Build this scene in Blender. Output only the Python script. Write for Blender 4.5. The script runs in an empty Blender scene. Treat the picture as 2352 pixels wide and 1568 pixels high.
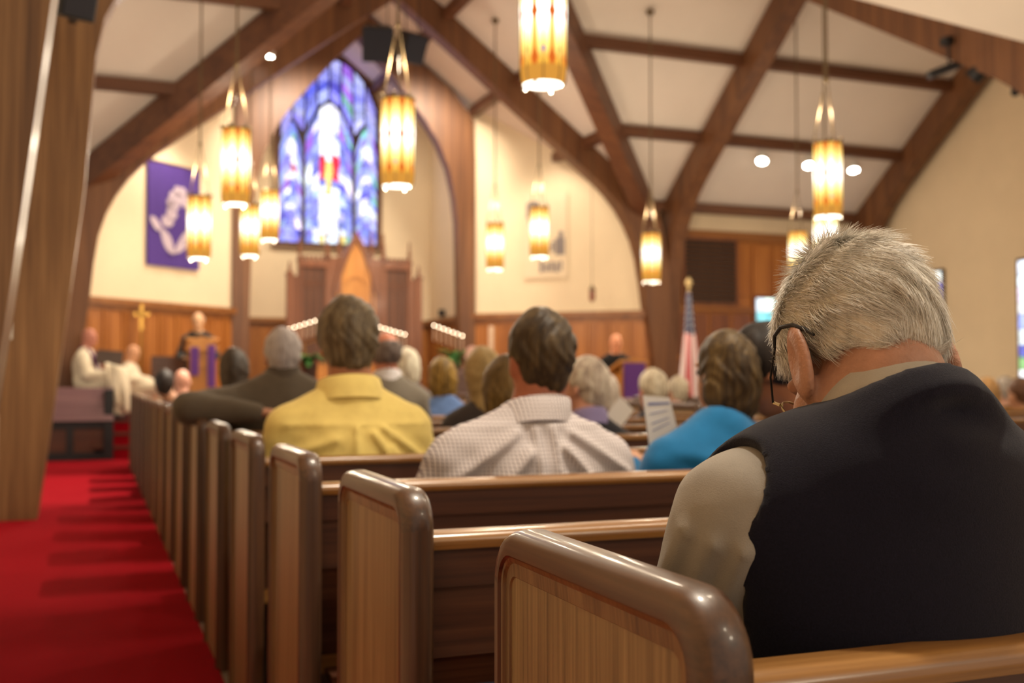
import bpy, math, random
import numpy as np
from mathutils import Vector, Matrix, Euler

# ---------------------------------------------------------------- camera, world, exposure
scene = bpy.context.scene
COL = scene.collection
FPX = 2500.0
YAW, PITCH, CAMZ = math.radians(21.1), math.radians(1.97), 1.09
cam_d = bpy.data.cameras.new('camera')
cam_d.sensor_width = 36.0
cam_d.lens = FPX / 2352 * 36.0
cam_d.clip_start = 0.05
cam_d.dof.use_dof = True
cam_d.dof.focus_distance = 1.22
cam_d.dof.aperture_fstop = 4.6
cam = bpy.data.objects.new('camera', cam_d)
COL.objects.link(cam)
cam.location = (0, 0, CAMZ)
cam.rotation_euler = (math.radians(90) + PITCH, 0, -YAW)
scene.camera = cam

world = bpy.data.worlds.new('world')
scene.world = world
world.use_nodes = True
bg = world.node_tree.nodes['Background']
bg.inputs[0].default_value = (1.0, 0.86, 0.68, 1)
bg.inputs[1].default_value = 0.48

scene.view_settings.view_transform = 'Standard'
scene.view_settings.look = 'None'
scene.view_settings.exposure = 0.5
scene.view_settings.gamma = 1.0
scene.view_settings.use_curve_mapping = False
scene.cycles.use_denoising = True
scene.cycles.max_bounces = 8
scene.cycles.diffuse_bounces = 4
scene.cycles.sample_clamp_indirect = 6.0

LAMP_W = 62.0        # pendant lamps
SPOT_W = 260.0       # track spots and added spots

# ---------------------------------------------------------------- helpers
_c, _s = math.cos(YAW), math.sin(YAW)
_R = np.array([_c, -_s, 0.0])
_F = np.array([_s * math.cos(PITCH), _c * math.cos(PITCH), math.sin(PITCH)])
_U = np.array([-_s * math.sin(PITCH), -_c * math.sin(PITCH), math.cos(PITCH)])


def at(px, py, d):
    """world point seen at a place of the photograph, d metres along the lens axis"""
    p = np.array([0, 0, CAMZ]) + _R * ((px - 1176) / FPX * d) + _U * ((784 - py) / FPX * d) + _F * d
    return Vector(p)


def tag(o, label=None, cat=None, group=None, kind=None):
    if label: o['label'] = label
    if cat: o['category'] = cat
    if group: o['group'] = group
    if kind: o['kind'] = kind
    return o


def empty(name, loc=(0, 0, 0), rz=0.0, parent=None):
    o = bpy.data.objects.new(name, None)
    o.empty_display_size = 0.1
    COL.objects.link(o)
    o.location = loc
    o.rotation_euler = (0, 0, rz)
    if parent: o.parent = parent
    return o


def link(name, me, mat=None, parent=None, loc=(0, 0, 0), rz=0.0):
    o = bpy.data.objects.new(name, me)
    COL.objects.link(o)
    o.location = loc
    o.rotation_euler = (0, 0, rz)
    if parent: o.parent = parent
    if mat is not None and len(me.materials) == 0:
        me.materials.append(mat)
    return o


def copy_tree(o, parent=None):
    c = o.copy(); COL.objects.link(c)
    if parent: c.parent = parent
    for ch in list(o.children): copy_tree(ch, c)
    return c


class MB:
    """collects geometry, builds ONE mesh object"""
    def __init__(self):
        self.v, self.f, self.m = [], [], []

    def add(self, vs, fs, mi=0):
        b = len(self.v)
        self.v += [tuple(p) for p in vs]
        self.f += [tuple(b + i for i in f) for f in fs]
        self.m += [mi] * len(fs)
        return self

    def box(self, a, b, mi=0):
        (x0, y0, z0), (x1, y1, z1) = a, b
        vs = [(x0, y0, z0), (x1, y0, z0), (x1, y1, z0), (x0, y1, z0), (x0, y0, z1), (x1, y0, z1), (x1, y1, z1), (x0, y1, z1)]
        fs = [(0, 3, 2, 1), (4, 5, 6, 7), (0, 1, 5, 4), (1, 2, 6, 5), (2, 3, 7, 6), (3, 0, 4, 7)]
        return self.add(vs, fs, mi)

    def beam(self, p, q, w, h, up=(0, 0, 1), mi=0):
        """bar from p to q, w wide sideways, h along up, p-q is the bar's axis"""
        p, q, up = Vector(p), Vector(q), Vector(up)
        d = (q - p).normalized()
        sd = d.cross(up)
        if sd.length < 1e-6: sd = d.cross(Vector((1, 0, 0)))
        sd.normalize(); u = sd.cross(d).normalized()
        vs = []
        for e in (p, q):
            for a, b in ((-1, -1), (1, -1), (1, 1), (-1, 1)):
                vs.append(e + sd * (a * w / 2) + u * (b * h / 2))
        fs = [(0, 1, 2, 3), (7, 6, 5, 4), (0, 4, 5, 1), (1, 5, 6, 2), (2, 6, 7, 3), (3, 7, 4, 0)]
        return self.add(vs, fs, mi)

    def prism(self, outline, fn0, fn1, mi=0):
        """outline of 2D points, fn0/fn1 map (a,b) to the two 3D faces; outline may be concave (ngon)"""
        n = len(outline)
        vs = [fn0(*p) for p in outline] + [fn1(*p) for p in outline]
        fs = [tuple(range(n))[::-1], tuple(range(n, 2 * n))]
        fs += [(i, (i + 1) % n, n + (i + 1) % n, n + i) for i in range(n)]
        return self.add(vs, fs, mi)

    def strip(self, ina, outa, fn0, fn1, mi=0):
        """band between two polylines of equal length, with thickness"""
        n = len(ina)
        vs = [fn0(*p) for p in ina] + [fn0(*p) for p in outa] + [fn1(*p) for p in ina] + [fn1(*p) for p in outa]
        fs = []
        for i in range(n - 1):
            a, b, c, d = i, i + 1, n + i + 1, n + i
            e, f, g, h = a + 2 * n, b + 2 * n, c + 2 * n, d + 2 * n
            fs += [(a, d, c, b), (e, f, g, h), (a, b, f, e), (d, h, g, c)]
        fs += [(0, 2 * n, 3 * n, n), (n - 1, 2 * n - 1, 4 * n - 1, 3 * n - 1)]
        return self.add(vs, fs, mi)

    def tube(self, pts, r, n=8, mi=0, cap=True):
        pts = [Vector(p) for p in pts]
        rs = r if isinstance(r, (list, tuple)) else [r] * len(pts)
        vs, fs = [], []
        ref = Vector((0.13, 0.31, 0.94)).normalized()
        for i, p in enumerate(pts):
            d = (pts[min(i + 1, len(pts) - 1)] - pts[max(i - 1, 0)]).normalized()
            a = d.cross(ref)
            if a.length < 1e-3: a = d.cross(Vector((1, 0, 0)))
            a.normalize(); b = d.cross(a)
            for k in range(n):
                t = 2 * math.pi * k / n
                vs.append(p + (a * math.cos(t) + b * math.sin(t)) * rs[i])
        for i in range(len(pts) - 1):
            for k in range(n):
                k2 = (k + 1) % n
                fs.append((i * n + k, i * n + k2, (i + 1) * n + k2, (i + 1) * n + k))
        if cap:
            fs.append(tuple(range(n))[::-1])
            fs.append(tuple(range((len(pts) - 1) * n, len(pts) * n)))
        return self.add(vs, fs, mi)

    def lathe(self, prof, c=(0, 0, 0), n=16, mi=0):
        """prof: list of (radius, z)"""
        vs, fs = [], []
        for r, z in prof:
            for k in range(n):
                t = 2 * math.pi * k / n
                vs.append((c[0] + r * math.cos(t), c[1] + r * math.sin(t), c[2] + z))
        for i in range(len(prof) - 1):
            for k in range(n):
                k2 = (k + 1) % n
                fs.append((i * n + k, i * n + k2, (i + 1) * n + k2, (i + 1) * n + k))
        if prof[0][0] > 1e-5: fs.append(tuple(range(n))[::-1])
        if prof[-1][0] > 1e-5: fs.append(tuple(range((len(prof) - 1) * n, len(prof) * n)))
        return self.add(vs, fs, mi)

    def ball(self, c, r, n=8, mi=0):
        rr = r if isinstance(r, (tuple, list)) else (r, r, r)
        vs, fs = [], []
        m = n // 2 + 1
        for i in range(m):
            ph = math.pi * i / (m - 1)
            for k in range(n):
                t = 2 * math.pi * k / n
                vs.append((c[0] + rr[0] * math.sin(ph) * math.cos(t), c[1] + rr[1] * math.sin(ph) * math.sin(t), c[2] - rr[2] * math.cos(ph)))
        for i in range(m - 1):
            for k in range(n):
                k2 = (k + 1) % n
                fs.append((i * n + k, i * n + k2, (i + 1) * n + k2, (i + 1) * n + k))
        return self.add(vs, fs, mi)

    def mesh(self, name, mats=(), smooth=False, angle=None):
        me = bpy.data.meshes.new(name)
        me.from_pydata(self.v, [], self.f)
        for mt in (mats if isinstance(mats, (list, tuple)) else [mats]):
            me.materials.append(mt)
        if any(self.m): me.polygons.foreach_set('material_index', self.m)
        if smooth: me.polygons.foreach_set('use_smooth', [True] * len(me.polygons))
        me.update()
        if smooth and angle: me.set_sharp_from_angle(angle=math.radians(angle))
        return me

    def build(self, name, mats, parent=None, smooth=False, angle=35, loc=(0, 0, 0), rz=0.0, bevel=0.0):
        o = link(name, self.mesh(name, mats, smooth, angle), None, parent, loc, rz)
        if bevel:
            m = o.modifiers.new('bevel', 'BEVEL'); m.width = bevel; m.segments = 2; m.limit_method = 'ANGLE'
        return o


# ---------------------------------------------------------------- materials
def new_mat(name):
    m = bpy.data.materials.new(name); m.use_nodes = True
    nt = m.node_tree
    return m, nt, nt.nodes['Principled BSDF']


def N(nt, typ, **kw):
    n = nt.nodes.new(typ)
    for k, v in kw.items():
        if k == 'inp':
            for a, b in v.items(): n.inputs[a].default_value = b
        else: setattr(n, k, v)
    return n


def rgb(r, g, b):
    """8-bit display colour to linear"""
    f = lambda c: (c / 255 / 12.92) if c / 255 <= 0.04045 else ((c / 255 + 0.055) / 1.055) ** 2.4
    return (f(r), f(g), f(b), 1)


def ramp(nt, stops):
    r = nt.nodes.new('ShaderNodeValToRGB')
    e = r.color_ramp.elements
    while len(e) > 1: e.remove(e[-1])
    e[0].position, e[0].color = stops[0]
    for p, c in stops[1:]:
        x = e.new(p); x.color = c
    return r


def wood(name, dark, mid, light, axis='Z', rough=0.4, coat=0.0, scale=1.0, bump=0.05, coatr=.16):
    m, nt, b = new_mat(name)
    tc = N(nt, 'ShaderNodeTexCoord')
    oi = N(nt, 'ShaderNodeObjectInfo')
    off = N(nt, 'ShaderNodeVectorMath', operation='SCALE'); off.inputs[0].default_value = (17.3, 9.1, 5.7)
    nt.links.new(oi.outputs['Random'], off.inputs['Scale'])
    ad = N(nt, 'ShaderNodeVectorMath', operation='ADD')
    nt.links.new(tc.outputs['Object'], ad.inputs[0]); nt.links.new(off.outputs[0], ad.inputs[1])
    mp = N(nt, 'ShaderNodeMapping')
    hi, lo = 26.0 * scale, 0.9 * scale
    mp.inputs['Scale'].default_value = {'X': (lo, hi, hi), 'Y': (hi, lo, hi), 'Z': (hi, hi, lo)}[axis]
    nt.links.new(ad.outputs[0], mp.inputs[0])
    n1 = N(nt, 'ShaderNodeTexNoise', inp={'Scale': 1.0, 'Detail': 5.0, 'Roughness': 0.6, 'Distortion': 0.6})
    nt.links.new(mp.outputs[0], n1.inputs['Vector'])
    mp2 = N(nt, 'ShaderNodeMapping')
    hi2, lo2 = 150.0 * scale, 3.0 * scale
    mp2.inputs['Scale'].default_value = {'X': (lo2, hi2, hi2), 'Y': (hi2, lo2, hi2), 'Z': (hi2, hi2, lo2)}[axis]
    nt.links.new(ad.outputs[0], mp2.inputs[0])
    n2 = N(nt, 'ShaderNodeTexNoise', inp={'Scale': 1.0, 'Detail': 3.0, 'Roughness': 0.6})
    nt.links.new(mp2.outputs[0], n2.inputs['Vector'])
    mix = N(nt, 'ShaderNodeMath', operation='MULTIPLY_ADD'); mix.inputs[1].default_value = 0.45
    sc = N(nt, 'ShaderNodeMath', operation='MULTIPLY'); sc.inputs[1].default_value = 0.55
    nt.links.new(n1.outputs['Fac'], sc.inputs[0]); nt.links.new(n2.outputs['Fac'], mix.inputs[0]); nt.links.new(sc.outputs[0], mix.inputs[2])
    cr = ramp(nt, [(0.30, dark), (0.48, mid), (0.68, light)])
    nt.links.new(mix.outputs[0], cr.inputs[0])
    nt.links.new(cr.outputs[0], b.inputs['Base Color'])
    b.inputs['Roughness'].default_value = rough
    b.inputs['Coat Weight'].default_value = coat
    b.inputs['Coat Roughness'].default_value = coatr
    if bump:
        bp = N(nt, 'ShaderNodeBump', inp={'Strength': bump, 'Distance': 0.01})
        nt.links.new(mix.outputs[0], bp.inputs['Height']); nt.links.new(bp.outputs[0], b.inputs['Normal'])
    return m


def plain(name, col, rough=0.6, metal=0.0, spec=0.5, noise=0.0, nscale=20.0, bump=0.0, bscale=200.0, coat=0.0, sheen=0.0):
    m, nt, b = new_mat(name)
    b.inputs['Base Color'].default_value = col
    b.inputs['Roughness'].default_value = rough
    b.inputs['Metallic'].default_value = metal
    b.inputs['Specular IOR Level'].default_value = spec
    b.inputs['Coat Weight'].default_value = coat
    b.inputs['Sheen Weight'].default_value = sheen
    tc = N(nt, 'ShaderNodeTexCoord')
    if noise:
        n = N(nt, 'ShaderNodeTexNoise', inp={'Scale': nscale, 'Detail': 4.0, 'Roughness': 0.6})
        nt.links.new(tc.outputs['Object'], n.inputs['Vector'])
        d = tuple(c * (1 - noise) for c in col[:3]) + (1,)
        l = tuple(min(1, c * (1 + noise)) for c in col[:3]) + (1,)
        cr = ramp(nt, [(0.3, d), (0.7, l)])
        nt.links.new(n.outputs['Fac'], cr.inputs[0]); nt.links.new(cr.outputs[0], b.inputs['Base Color'])
    if bump:
        n = N(nt, 'ShaderNodeTexNoise', inp={'Scale': bscale, 'Detail': 3.0})
        nt.links.new(tc.outputs['Object'], n.inputs['Vector'])
        bp = N(nt, 'ShaderNodeBump', inp={'Strength': bump, 'Distance': 0.004})
        nt.links.new(n.outputs['Fac'], bp.inputs['Height']); nt.links.new(bp.outputs[0], b.inputs['Normal'])
    return m


def emit(name, col, strength):
    m = bpy.data.materials.new(name); m.use_nodes = True
    nt = m.node_tree; nt.nodes.clear()
    o = N(nt, 'ShaderNodeOutputMaterial'); e = N(nt, 'ShaderNodeEmission')
    e.inputs[0].default_value = col; e.inputs[1].default_value = strength
    nt.links.new(e.outputs[0], o.inputs[0])
    return m


M = {}
M['arch'] = wood('arch timber', rgb(64, 37, 20), rgb(104, 65, 37), rgb(132, 88, 52), 'Z', 0.5, 0.0, 0.25, 0.03)
M['archx'] = wood('purlin timber', rgb(62, 36, 22), rgb(98, 60, 38), rgb(124, 82, 52), 'X', 0.5, 0.0, 0.25, 0.03)
M['pier'] = wood('pier timber', rgb(78, 50, 28), rgb(118, 84, 52), rgb(148, 112, 74), 'Z', 0.45, 0.1, 0.45, 0.04)
M['wall'] = plain('cream plaster', rgb(226, 205, 172), 0.85, noise=0.03, nscale=2.0, bump=0.1, bscale=60)
M['ceil'] = plain('pale ceiling board', rgb(230, 217, 204), 0.85, noise=0.03, nscale=1.2)
M['carpet'] = plain('red carpet', rgb(140, 14, 26), 1.0, noise=0.22, nscale=160, bump=0.4, bscale=500, spec=0.05)
M['tile'] = plain('grey floor tile', rgb(150, 138, 122), 0.5, noise=0.08, nscale=8)
M['wains'] = wood('honey oak panelling', rgb(118, 66, 22), rgb(160, 96, 36), rgb(186, 122, 56), 'Z', 0.45, 0.1, 0.35, 0.03)
M['wainx'] = wood('honey oak cap', rgb(98, 56, 22), rgb(134, 82, 36), rgb(158, 104, 52), 'X', 0.45, 0.1, 0.35, 0.03)
M['rered'] = wood('carved screen oak', rgb(78, 42, 24), rgb(118, 68, 40), rgb(146, 90, 56), 'Z', 0.45, 0.1, 0.35, 0.03)
M['redlite'] = wood('pale carved oak', rgb(160, 98, 36), rgb(192, 126, 52), rgb(214, 152, 76), 'Z', 0.45, 0.1, 0.35, 0.03)
M['pewpanel'] = wood('oak pew panel', rgb(80, 62, 38), rgb(128, 104, 68), rgb(160, 134, 94), 'Z', 0.42, 0.15, 1.0, 0.06, .3)
M['pewcap'] = wood('polished pew moulding', rgb(44, 27, 16), rgb(74, 47, 29), rgb(98, 66, 42), 'Y', 0.38, 0.28, 0.8, 0.03, .12)
M['pewcapz'] = wood('polished pew moulding upright', rgb(44, 27, 16), rgb(74, 47, 29), rgb(98, 66, 42), 'Z', 0.40, 0.18, 0.8, 0.03, .14)
M['pewstep'] = wood('oak pew frame', rgb(70, 51, 31), rgb(112, 86, 55), rgb(142, 114, 77), 'Z', 0.4, 0.25, 1.0, 0.05, .25)
M['pewrail'] = wood('polished pew rail', rgb(98, 64, 30), rgb(138, 94, 46), rgb(166, 120, 66), 'X', 0.28, 0.5, 0.8, 0.03, .2)
M['pewback'] = wood('dark pew back', rgb(50, 26, 16), rgb(78, 44, 28), rgb(98, 60, 38), 'X', 0.4, 0.2, 0.8, 0.03)
M['black'] = plain('black metal', rgb(24, 24, 28), 0.5)
M['navybox'] = plain('black speaker cloth', rgb(30, 30, 42), 0.8, bump=0.2)
M['steel'] = plain('brushed steel', rgb(190, 186, 178), 0.3, metal=1.0)
M['brass'] = plain('aged brass', rgb(176, 136, 70), 0.3, metal=1.0)
M['white'] = plain('white plastic', rgb(225, 222, 215), 0.5)
M['wax'] = plain('white wax', rgb(206, 176, 150), 0.5)
M['flame'] = emit('candle flame', (1.0, 0.76, 0.50, 1), 15.0)
M['spotlens'] = emit('spot lamp lens', (1.0, 0.93, 0.8, 1), 22.0)
# ---------------------------------------------------------------- the setting
XC, SHL, SHR, SHZ, SL = 4.5, -0.1, 9.1, 4.25, 0.77      # nave axis, shoulder lines, eave height, roof slope
YA, YB, YM = 17.0, 9.3, 13.15                            # crossing: far arch, near arch, transept ridge
XT1, XT2, XG = 9.6, 13.75, 14.05
A_IN = [(-.28, 0), (-.10, 1.1), (.05, 2.17), (.11, 2.8), (.17, 3.2), (.27, 3.52), (.40, 3.79), (.57, 4.05), (.76, 4.27), (.98, 4.47), (1.6, 4.95), (2.6, 5.72), (3.6, 6.49)]
A_OUT = [(-.65, 0), (-.55, 1.2), (-.44, 2.3), (-.36, 3.0), (-.30, 3.45), (-.24, 3.8), (-.16, 4.05), (-.02, 4.235), (.18, 4.388), (.45, 4.597), (1.2, 5.174), (2.3, 6.02), (3.5, 6.945)]

A_HIGH = [(-.28, 0), (-.12, 1.3), (.03, 2.6), (.07, 3.2), (.10, 3.65), (.16, 3.95), (.25, 4.15), (.38, 4.30), (.56, 4.44), (.98, 4.74), (1.6, 5.14), (2.6, 5.82), (3.6, 6.52)]


def arch(name, mat, fn, half, thick, label, sides=(0, 1), prof=None):
    """fn(e, z, w) -> world, e from the shoulder towards the ridge, w across the arch"""
    ina = [p for p in (prof or A_IN) if p[0] < half - .3] + [(half, 4.47 + SL * (half - .98))]
    outa = [p for p in A_OUT][:len(ina) - 1] + [(half, SHZ + SL * half)]
    mb = MB()
    for side in sides:
        mb.strip(ina, outa, lambda e, z: fn(e, z, -thick / 2, side), lambda e, z: fn(e, z, thick / 2, side))
    o = mb.build(name, mat)
    return tag(o, label, 'arch', kind='structure')


def nave_fn(y):
    return lambda e, z, w, s: (SHL + e if s == 0 else SHR - e, y + w, z)


def tran_fn(x):
    # the near half starts further back and rises a little flatter to the same ridge
    return lambda e, z, w, s: (x + w, YA - e, z) if s == 0 else (x + w, 8.1 + e * 5.05 / 3.85, z)


arch('timber_arch', M['pier'], nave_fn(3.45), 4.6, .30, 'brown laminated timber arch leg at the left edge, nearest of all', prof=A_HIGH)
arch('timber_arch', M['pier'], nave_fn(YB), 4.6, .32, 'brown laminated timber arch whose leg stands beside the red aisle', (0,), A_HIGH)
arch('timber_arch', M['arch'], nave_fn(YA), 4.6, .30, 'wide brown timber arch in front of the chancel with curved haunches')
arch('timber_arch', M['arch'], tran_fn(XT1), 3.85, .28, 'brown timber arch opening into the side transept behind the flag')
arch('timber_arch', M['arch'], tran_fn(XT2), 3.85, .28, 'brown timber arch against the transept gable wall')

# chancel arch, narrower, at the mouth of the apse
CX, CY = 4.42, 19.2
mb = MB()
c_in = [(-1.93, .5), (-1.90, 2.5), (-1.86, 4.0), (-1.80, 4.5), (-1.68, 5.0), (-1.48, 5.45), (-1.22, 5.85), (-.9, 6.25), (-.5, 6.72), (0, 7.25)]
c_out = [(-2.2, .5), (-2.2, 2.5), (-2.2, 4.0), (-2.2, 4.5), (-2.2, 5.2), (-2.18, 5.9), (-1.75, 6.44), (-1.2, 6.86), (-.6, 7.33), (0, 7.76)]
for sgn in (1, -1):
    mb.strip(c_in, c_out, lambda a, z: (CX + sgn * a, CY - .15, z), lambda a, z: (CX + sgn * a, CY + .15, z))
tag(mb.build('timber_arch', M['arch']), 'narrow pointed timber arch framing the apse and its window', 'arch', kind='structure')

# valley rafters
for sx, ex, word in ((SHR, SHR - 3.85, 'right'), (SHL, SHL + 3.85, 'left')):
    mb = MB()
    dz = .22
    mb.beam((sx, YA, SHZ - dz), (ex, YM, SHZ + SL * 3.85 - dz), .28, .40)
    tag(mb.build('valley_beam', M['archx']), 'diagonal brown valley beam rising to the crossing on the %s' % word, 'beam', kind='structure')

# purlins
pn = MB
def purlin(p, q, label):
    mb = MB(); mb.beam(p, q, .15, .17)
    tag(mb.build('purlin', M['archx']), label, 'beam', kind='structure')
for i, e in enumerate((0.0, 1.25, 2.5)):
    w = ('lowest', 'middle', 'upper')[i]
    z = SHZ + SL * e - .09
    purlin((SHR - e + .1, YA - e, z), (XG, YA - e, z), w + ' purlin across the transept ceiling on the right')
    if e:
        purlin((-5, YA - e, z), (SHL + e, YA - e, z), w + ' purlin across the left transept ceiling')
        purlin((SHR - e, YA - e, z), (SHR - e, CY if e > 2.6 else CY + .2, z), w + ' purlin running beside the chancel on the right slope')
        purlin((SHL + e, YA - e, z), (SHL + e, CY, z), w + ' purlin running beside the chancel on the left slope')
e = 3.75; z = SHZ + SL * e - .09
purlin((SHR - e, YB, z), (SHR - e, 21.7, z), 'topmost purlin beside the ridge on the right slope')
purlin((SHL + e, YB, z), (SHL + e, 21.7, z), 'topmost purlin beside the ridge on the left slope')

# ceilings: one sloping board field each
def zr(x): return SHZ + SL * (4.6 - abs(x - XC)) + .012
YN = 7.9      # near eave of the right transept
def zt(y): return SHZ + SL * (3.85 - (y - YM)) + .012 if y > YM else SHZ + SL * 3.85 * (y - YN) / (YM - YN) + .03
def slab(name, pts, mat, label, cat='ceiling', off=(0, 0, .08)):
    n = len(pts)
    mb = MB()
    q = [tuple(p[i] + off[i] for i in range(3)) for p in pts]
    fs = [tuple(range(n)), tuple(range(n, 2 * n))[::-1]] + [(i, n + i, n + (i + 1) % n, (i + 1) % n) for i in range(n)]
    mb.add(list(pts) + q, fs)
    return tag(mb.build(name, mat), label, cat, kind='structure')
nv = lambda x, y: (x, y, zr(x))
tv = lambda x, y: (x, y, zt(y))
slab('ceiling', [nv(XC, -2.5), nv(SHR + .8, -2.5), nv(SHR + .8, YN - .3), nv(SHR, YN), nv(XC, YN)], M['ceil'], 'right slope of the nave ceiling over the near pews')
slab('ceiling', [nv(XC, -2.5), nv(SHL - .8, -2.5), nv(SHL - .8, YB), nv(XC, YB)], M['ceil'], 'left slope of the nave ceiling over the near pews')
slab('ceiling', [nv(XC, YN), nv(SHR, YN), nv(SHR - 3.85, YM), nv(SHR, YA), nv(SHR, 21.8), nv(XC, 21.8)], M['ceil'], 'right ceiling slope over crossing and chancel')
slab('ceiling', [nv(XC, YB), nv(SHL, YB), nv(SHL + 3.85, YM), nv(SHL, YA), nv(SHL, 21.8), nv(XC, 21.8)], M['ceil'], 'left ceiling slope over crossing and chancel')
slab('ceiling', [tv(SHR, YA), tv(SHR - 3.85, YM), tv(XG, YM), tv(XG, YA), (XG, YA + .3, zt(YA) - .2), (SHR, YA + .3, zt(YA) - .2)], M['ceil'], 'far slope of the transept ceiling on the right')
slab('ceiling', [tv(SHR, YN), tv(SHR - 3.85, YM), tv(XG, YM), tv(XG, YN)], M['ceil'], 'near slope of the transept ceiling on the right')
slab('ceiling', [tv(SHL, YA), tv(SHL + 3.85, YM), tv(-5, YM), tv(-5, YA), (-5, YA + .3, zt(YA) - .2), (SHL, YA + .3, zt(YA) - .2)], M['ceil'], 'far slope of the transept ceiling on the left')
slab('ceiling', [(SHL, YB, SHZ), (SHL + 3.85, YM, SHZ + SL * 3.85), (-5, YM, SHZ + SL * 3.85), (-5, YB, SHZ)], M['ceil'], 'near slope of the transept ceiling on the left')

# floors
def flat(name, a, b, mat, label, cat='floor'):
    mb = MB(); mb.box(a, b)
    return tag(mb.build(name, mat), label, cat, kind='structure')
flat('floor', (-6, -3, -.1), (15, 23, 0), M['tile'], 'pale grey floor showing beneath the pew ends')
flat('floor', (-.72, -3, 0), (.455, 15.7, .012), M['carpet'], 'red carpet runner along the side aisle beside the pews')
flat('floor', (-4, 14.6, 0), (9, 15.7, .011), M['carpet'], 'red carpet in front of the chancel steps')
for i in range(3):
    y0 = 15.6 + .3 * i
    st = flat('floor', (.04, y0, .011), (8.9, 22, .011 + .17 * (i + 1)), M['carpet'], ('lowest', 'second', 'top')[i] + ' red carpeted chancel step')
    nb = MB(); nb.box((.03, y0 - .025, .011 + .17 * (i + 1) - .03), (8.9, y0 + .02, .011 + .17 * (i + 1) + .008))  # dark strip along the top front edge of each step
    nb.build('edge_strip', M['pewback'], st)
flat('floor', (-4, 16.2, .011), (.04, 22, .521), M['pewback'], 'dark wooden platform carrying the organ on the left')

# walls
def wall(name, p, q, z0, zs, mat, label, th=.1):
    """upright wall from p to q in plan; zs = list of (t, z) of its top edge"""
    p, q = Vector((p[0], p[1], 0)), Vector((q[0], q[1], 0))
    d = (q - p); n = Vector((d.y, -d.x, 0)).normalized() * -th
    pts = [p + d * 0 + Vector((0, 0, z0)), p + d + Vector((0, 0, z0))] + [p + d * t + Vector((0, 0, z)) for t, z in reversed(zs)]
    mb = MB(); k = len(pts)
    fs = [tuple(range(k)), tuple(range(k, 2 * k))[::-1]] + [(i, k + i, k + (i + 1) % k, (i + 1) % k) for i in range(k)]
    mb.add(pts + [a + n for a in pts], fs)
    return tag(mb.build(name, mat), label, 'wall', kind='structure')


WZ = 2.30      # top of the wood panelling
def wainscot(par, p, q, z0, n, name='panel', z1=WZ, mats=('wains', 'wainx')):
    """boards, frame and cap on the room side of a wall from p to q (room on the right of p->q)"""
    p, q = Vector((p[0], p[1], 0)), Vector((q[0], q[1], 0))
    d = q - p; L = d.length; d.normalize(); nn = Vector((d.y, -d.x, 0))
    fr = MB()
    def bar(a, b, za, zb, o0, o1, mb):
        c0, c1 = p + d * a, p + d * b
        vs = []
        for z in (za, zb):
            for c, o in ((c0, o0), (c1, o0), (c1, o1), (c0, o1)):
                v = c + nn * o; vs.append((v.x, v.y, z))
        mb.add(vs, [(0, 3, 2, 1), (4, 5, 6, 7), (0, 1, 5, 4), (1, 2, 6, 5), (2, 3, 7, 6), (3, 0, 4, 7)])
    bar(0, L, z0, z1 - .05, 0, .02, fr)
    fr.build('panel_backing', M[mats[0]], par)
    cp = MB(); bar(0, L, z1 - .10, z1, 0, .10, cp); bar(0, L, z1 - .17, z1 - .10, 0, .05, cp)
    cp.build('cap_rail', M[mats[1]], par)
    lo = MB(); bar(0, L, z0, z0 + .14, 0, .045, lo); lo.build('base_rail', M[mats[1]], par)
    w = L / n
    for i in range(n):
        st = MB(); bar(i * w, i * w + .05, z0 + .14, z1 - .17, .02, .045, st); st.build('stile', M[mats[0]], par)
        b = MB()
        c0, c1 = p + d * (i * w + .075), p + d * ((i + 1) * w - .025)
        zz = [(z0 + .18, .022), (z0 + .24, .045), (z1 - .27, .045), (z1 - .21, .022)]
        bar(i * w + .075, (i + 1) * w - .025, z0 + .18, z1 - .21, .02, .032, b)
        bar(i * w + .105, (i + 1) * w - .055, z0 + .22, z1 - .25, .032, .043, b)
        b.build(name, M[mats[0]], par)


wl = wall('wall_left', (SHL - .05, 17.0), (CX - 2.1, CY), 0, [(0, SHZ), (1, zr(CX - 2.1))], M['wall'], 'cream slanting wall left of the chancel with the purple banner')
wainscot(wl, (SHL - .05, 17.0), (CX - 2.1, CY), .52, 9)
wr = wall('wall_right', (CX + 2.1, CY), (SHR + .05, 17.0), 0, [(0, zr(CX + 2.1)), (1, SHZ)], M['wall'], 'cream slanting wall right of the chancel with grey lettering')
wainscot(wr, (CX + 2.1, CY), (SHR + .05, 17.0), .52, 9)
YW = 21.8
wa = wall('wall_left', (CX - 2.15, CY), (CX - 2.15, YW), 0, [(0, zr(CX - 2.15)), (1, zr(CX - 2.15))], M['wall'], 'cream left side wall inside the apse')
wainscot(wa, (CX - 2.15, CY + .2), (CX - 2.15, YW), .52, 7)
wb = wall('wall_right', (CX + 2.15, YW), (CX + 2.15, CY), 0, [(0, zr(CX + 2.15)), (1, zr(CX + 2.15))], M['wall'], 'cream right side wall inside the apse')
wainscot(wb, (CX + 2.15, YW), (CX + 2.15, CY + .2), .52, 7)
wk = wall('wall_back', (CX - 2.15, YW), (CX + 2.15, YW), 0, [(0, zr(CX - 2.15)), (.52, 7.80), (1, zr(CX + 2.15))], M['wall'], 'cream back wall of the apse around the big window')
wainscot(wk, (CX - 2.15, YW), (CX + 2.15, YW), .52, 12)

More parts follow.
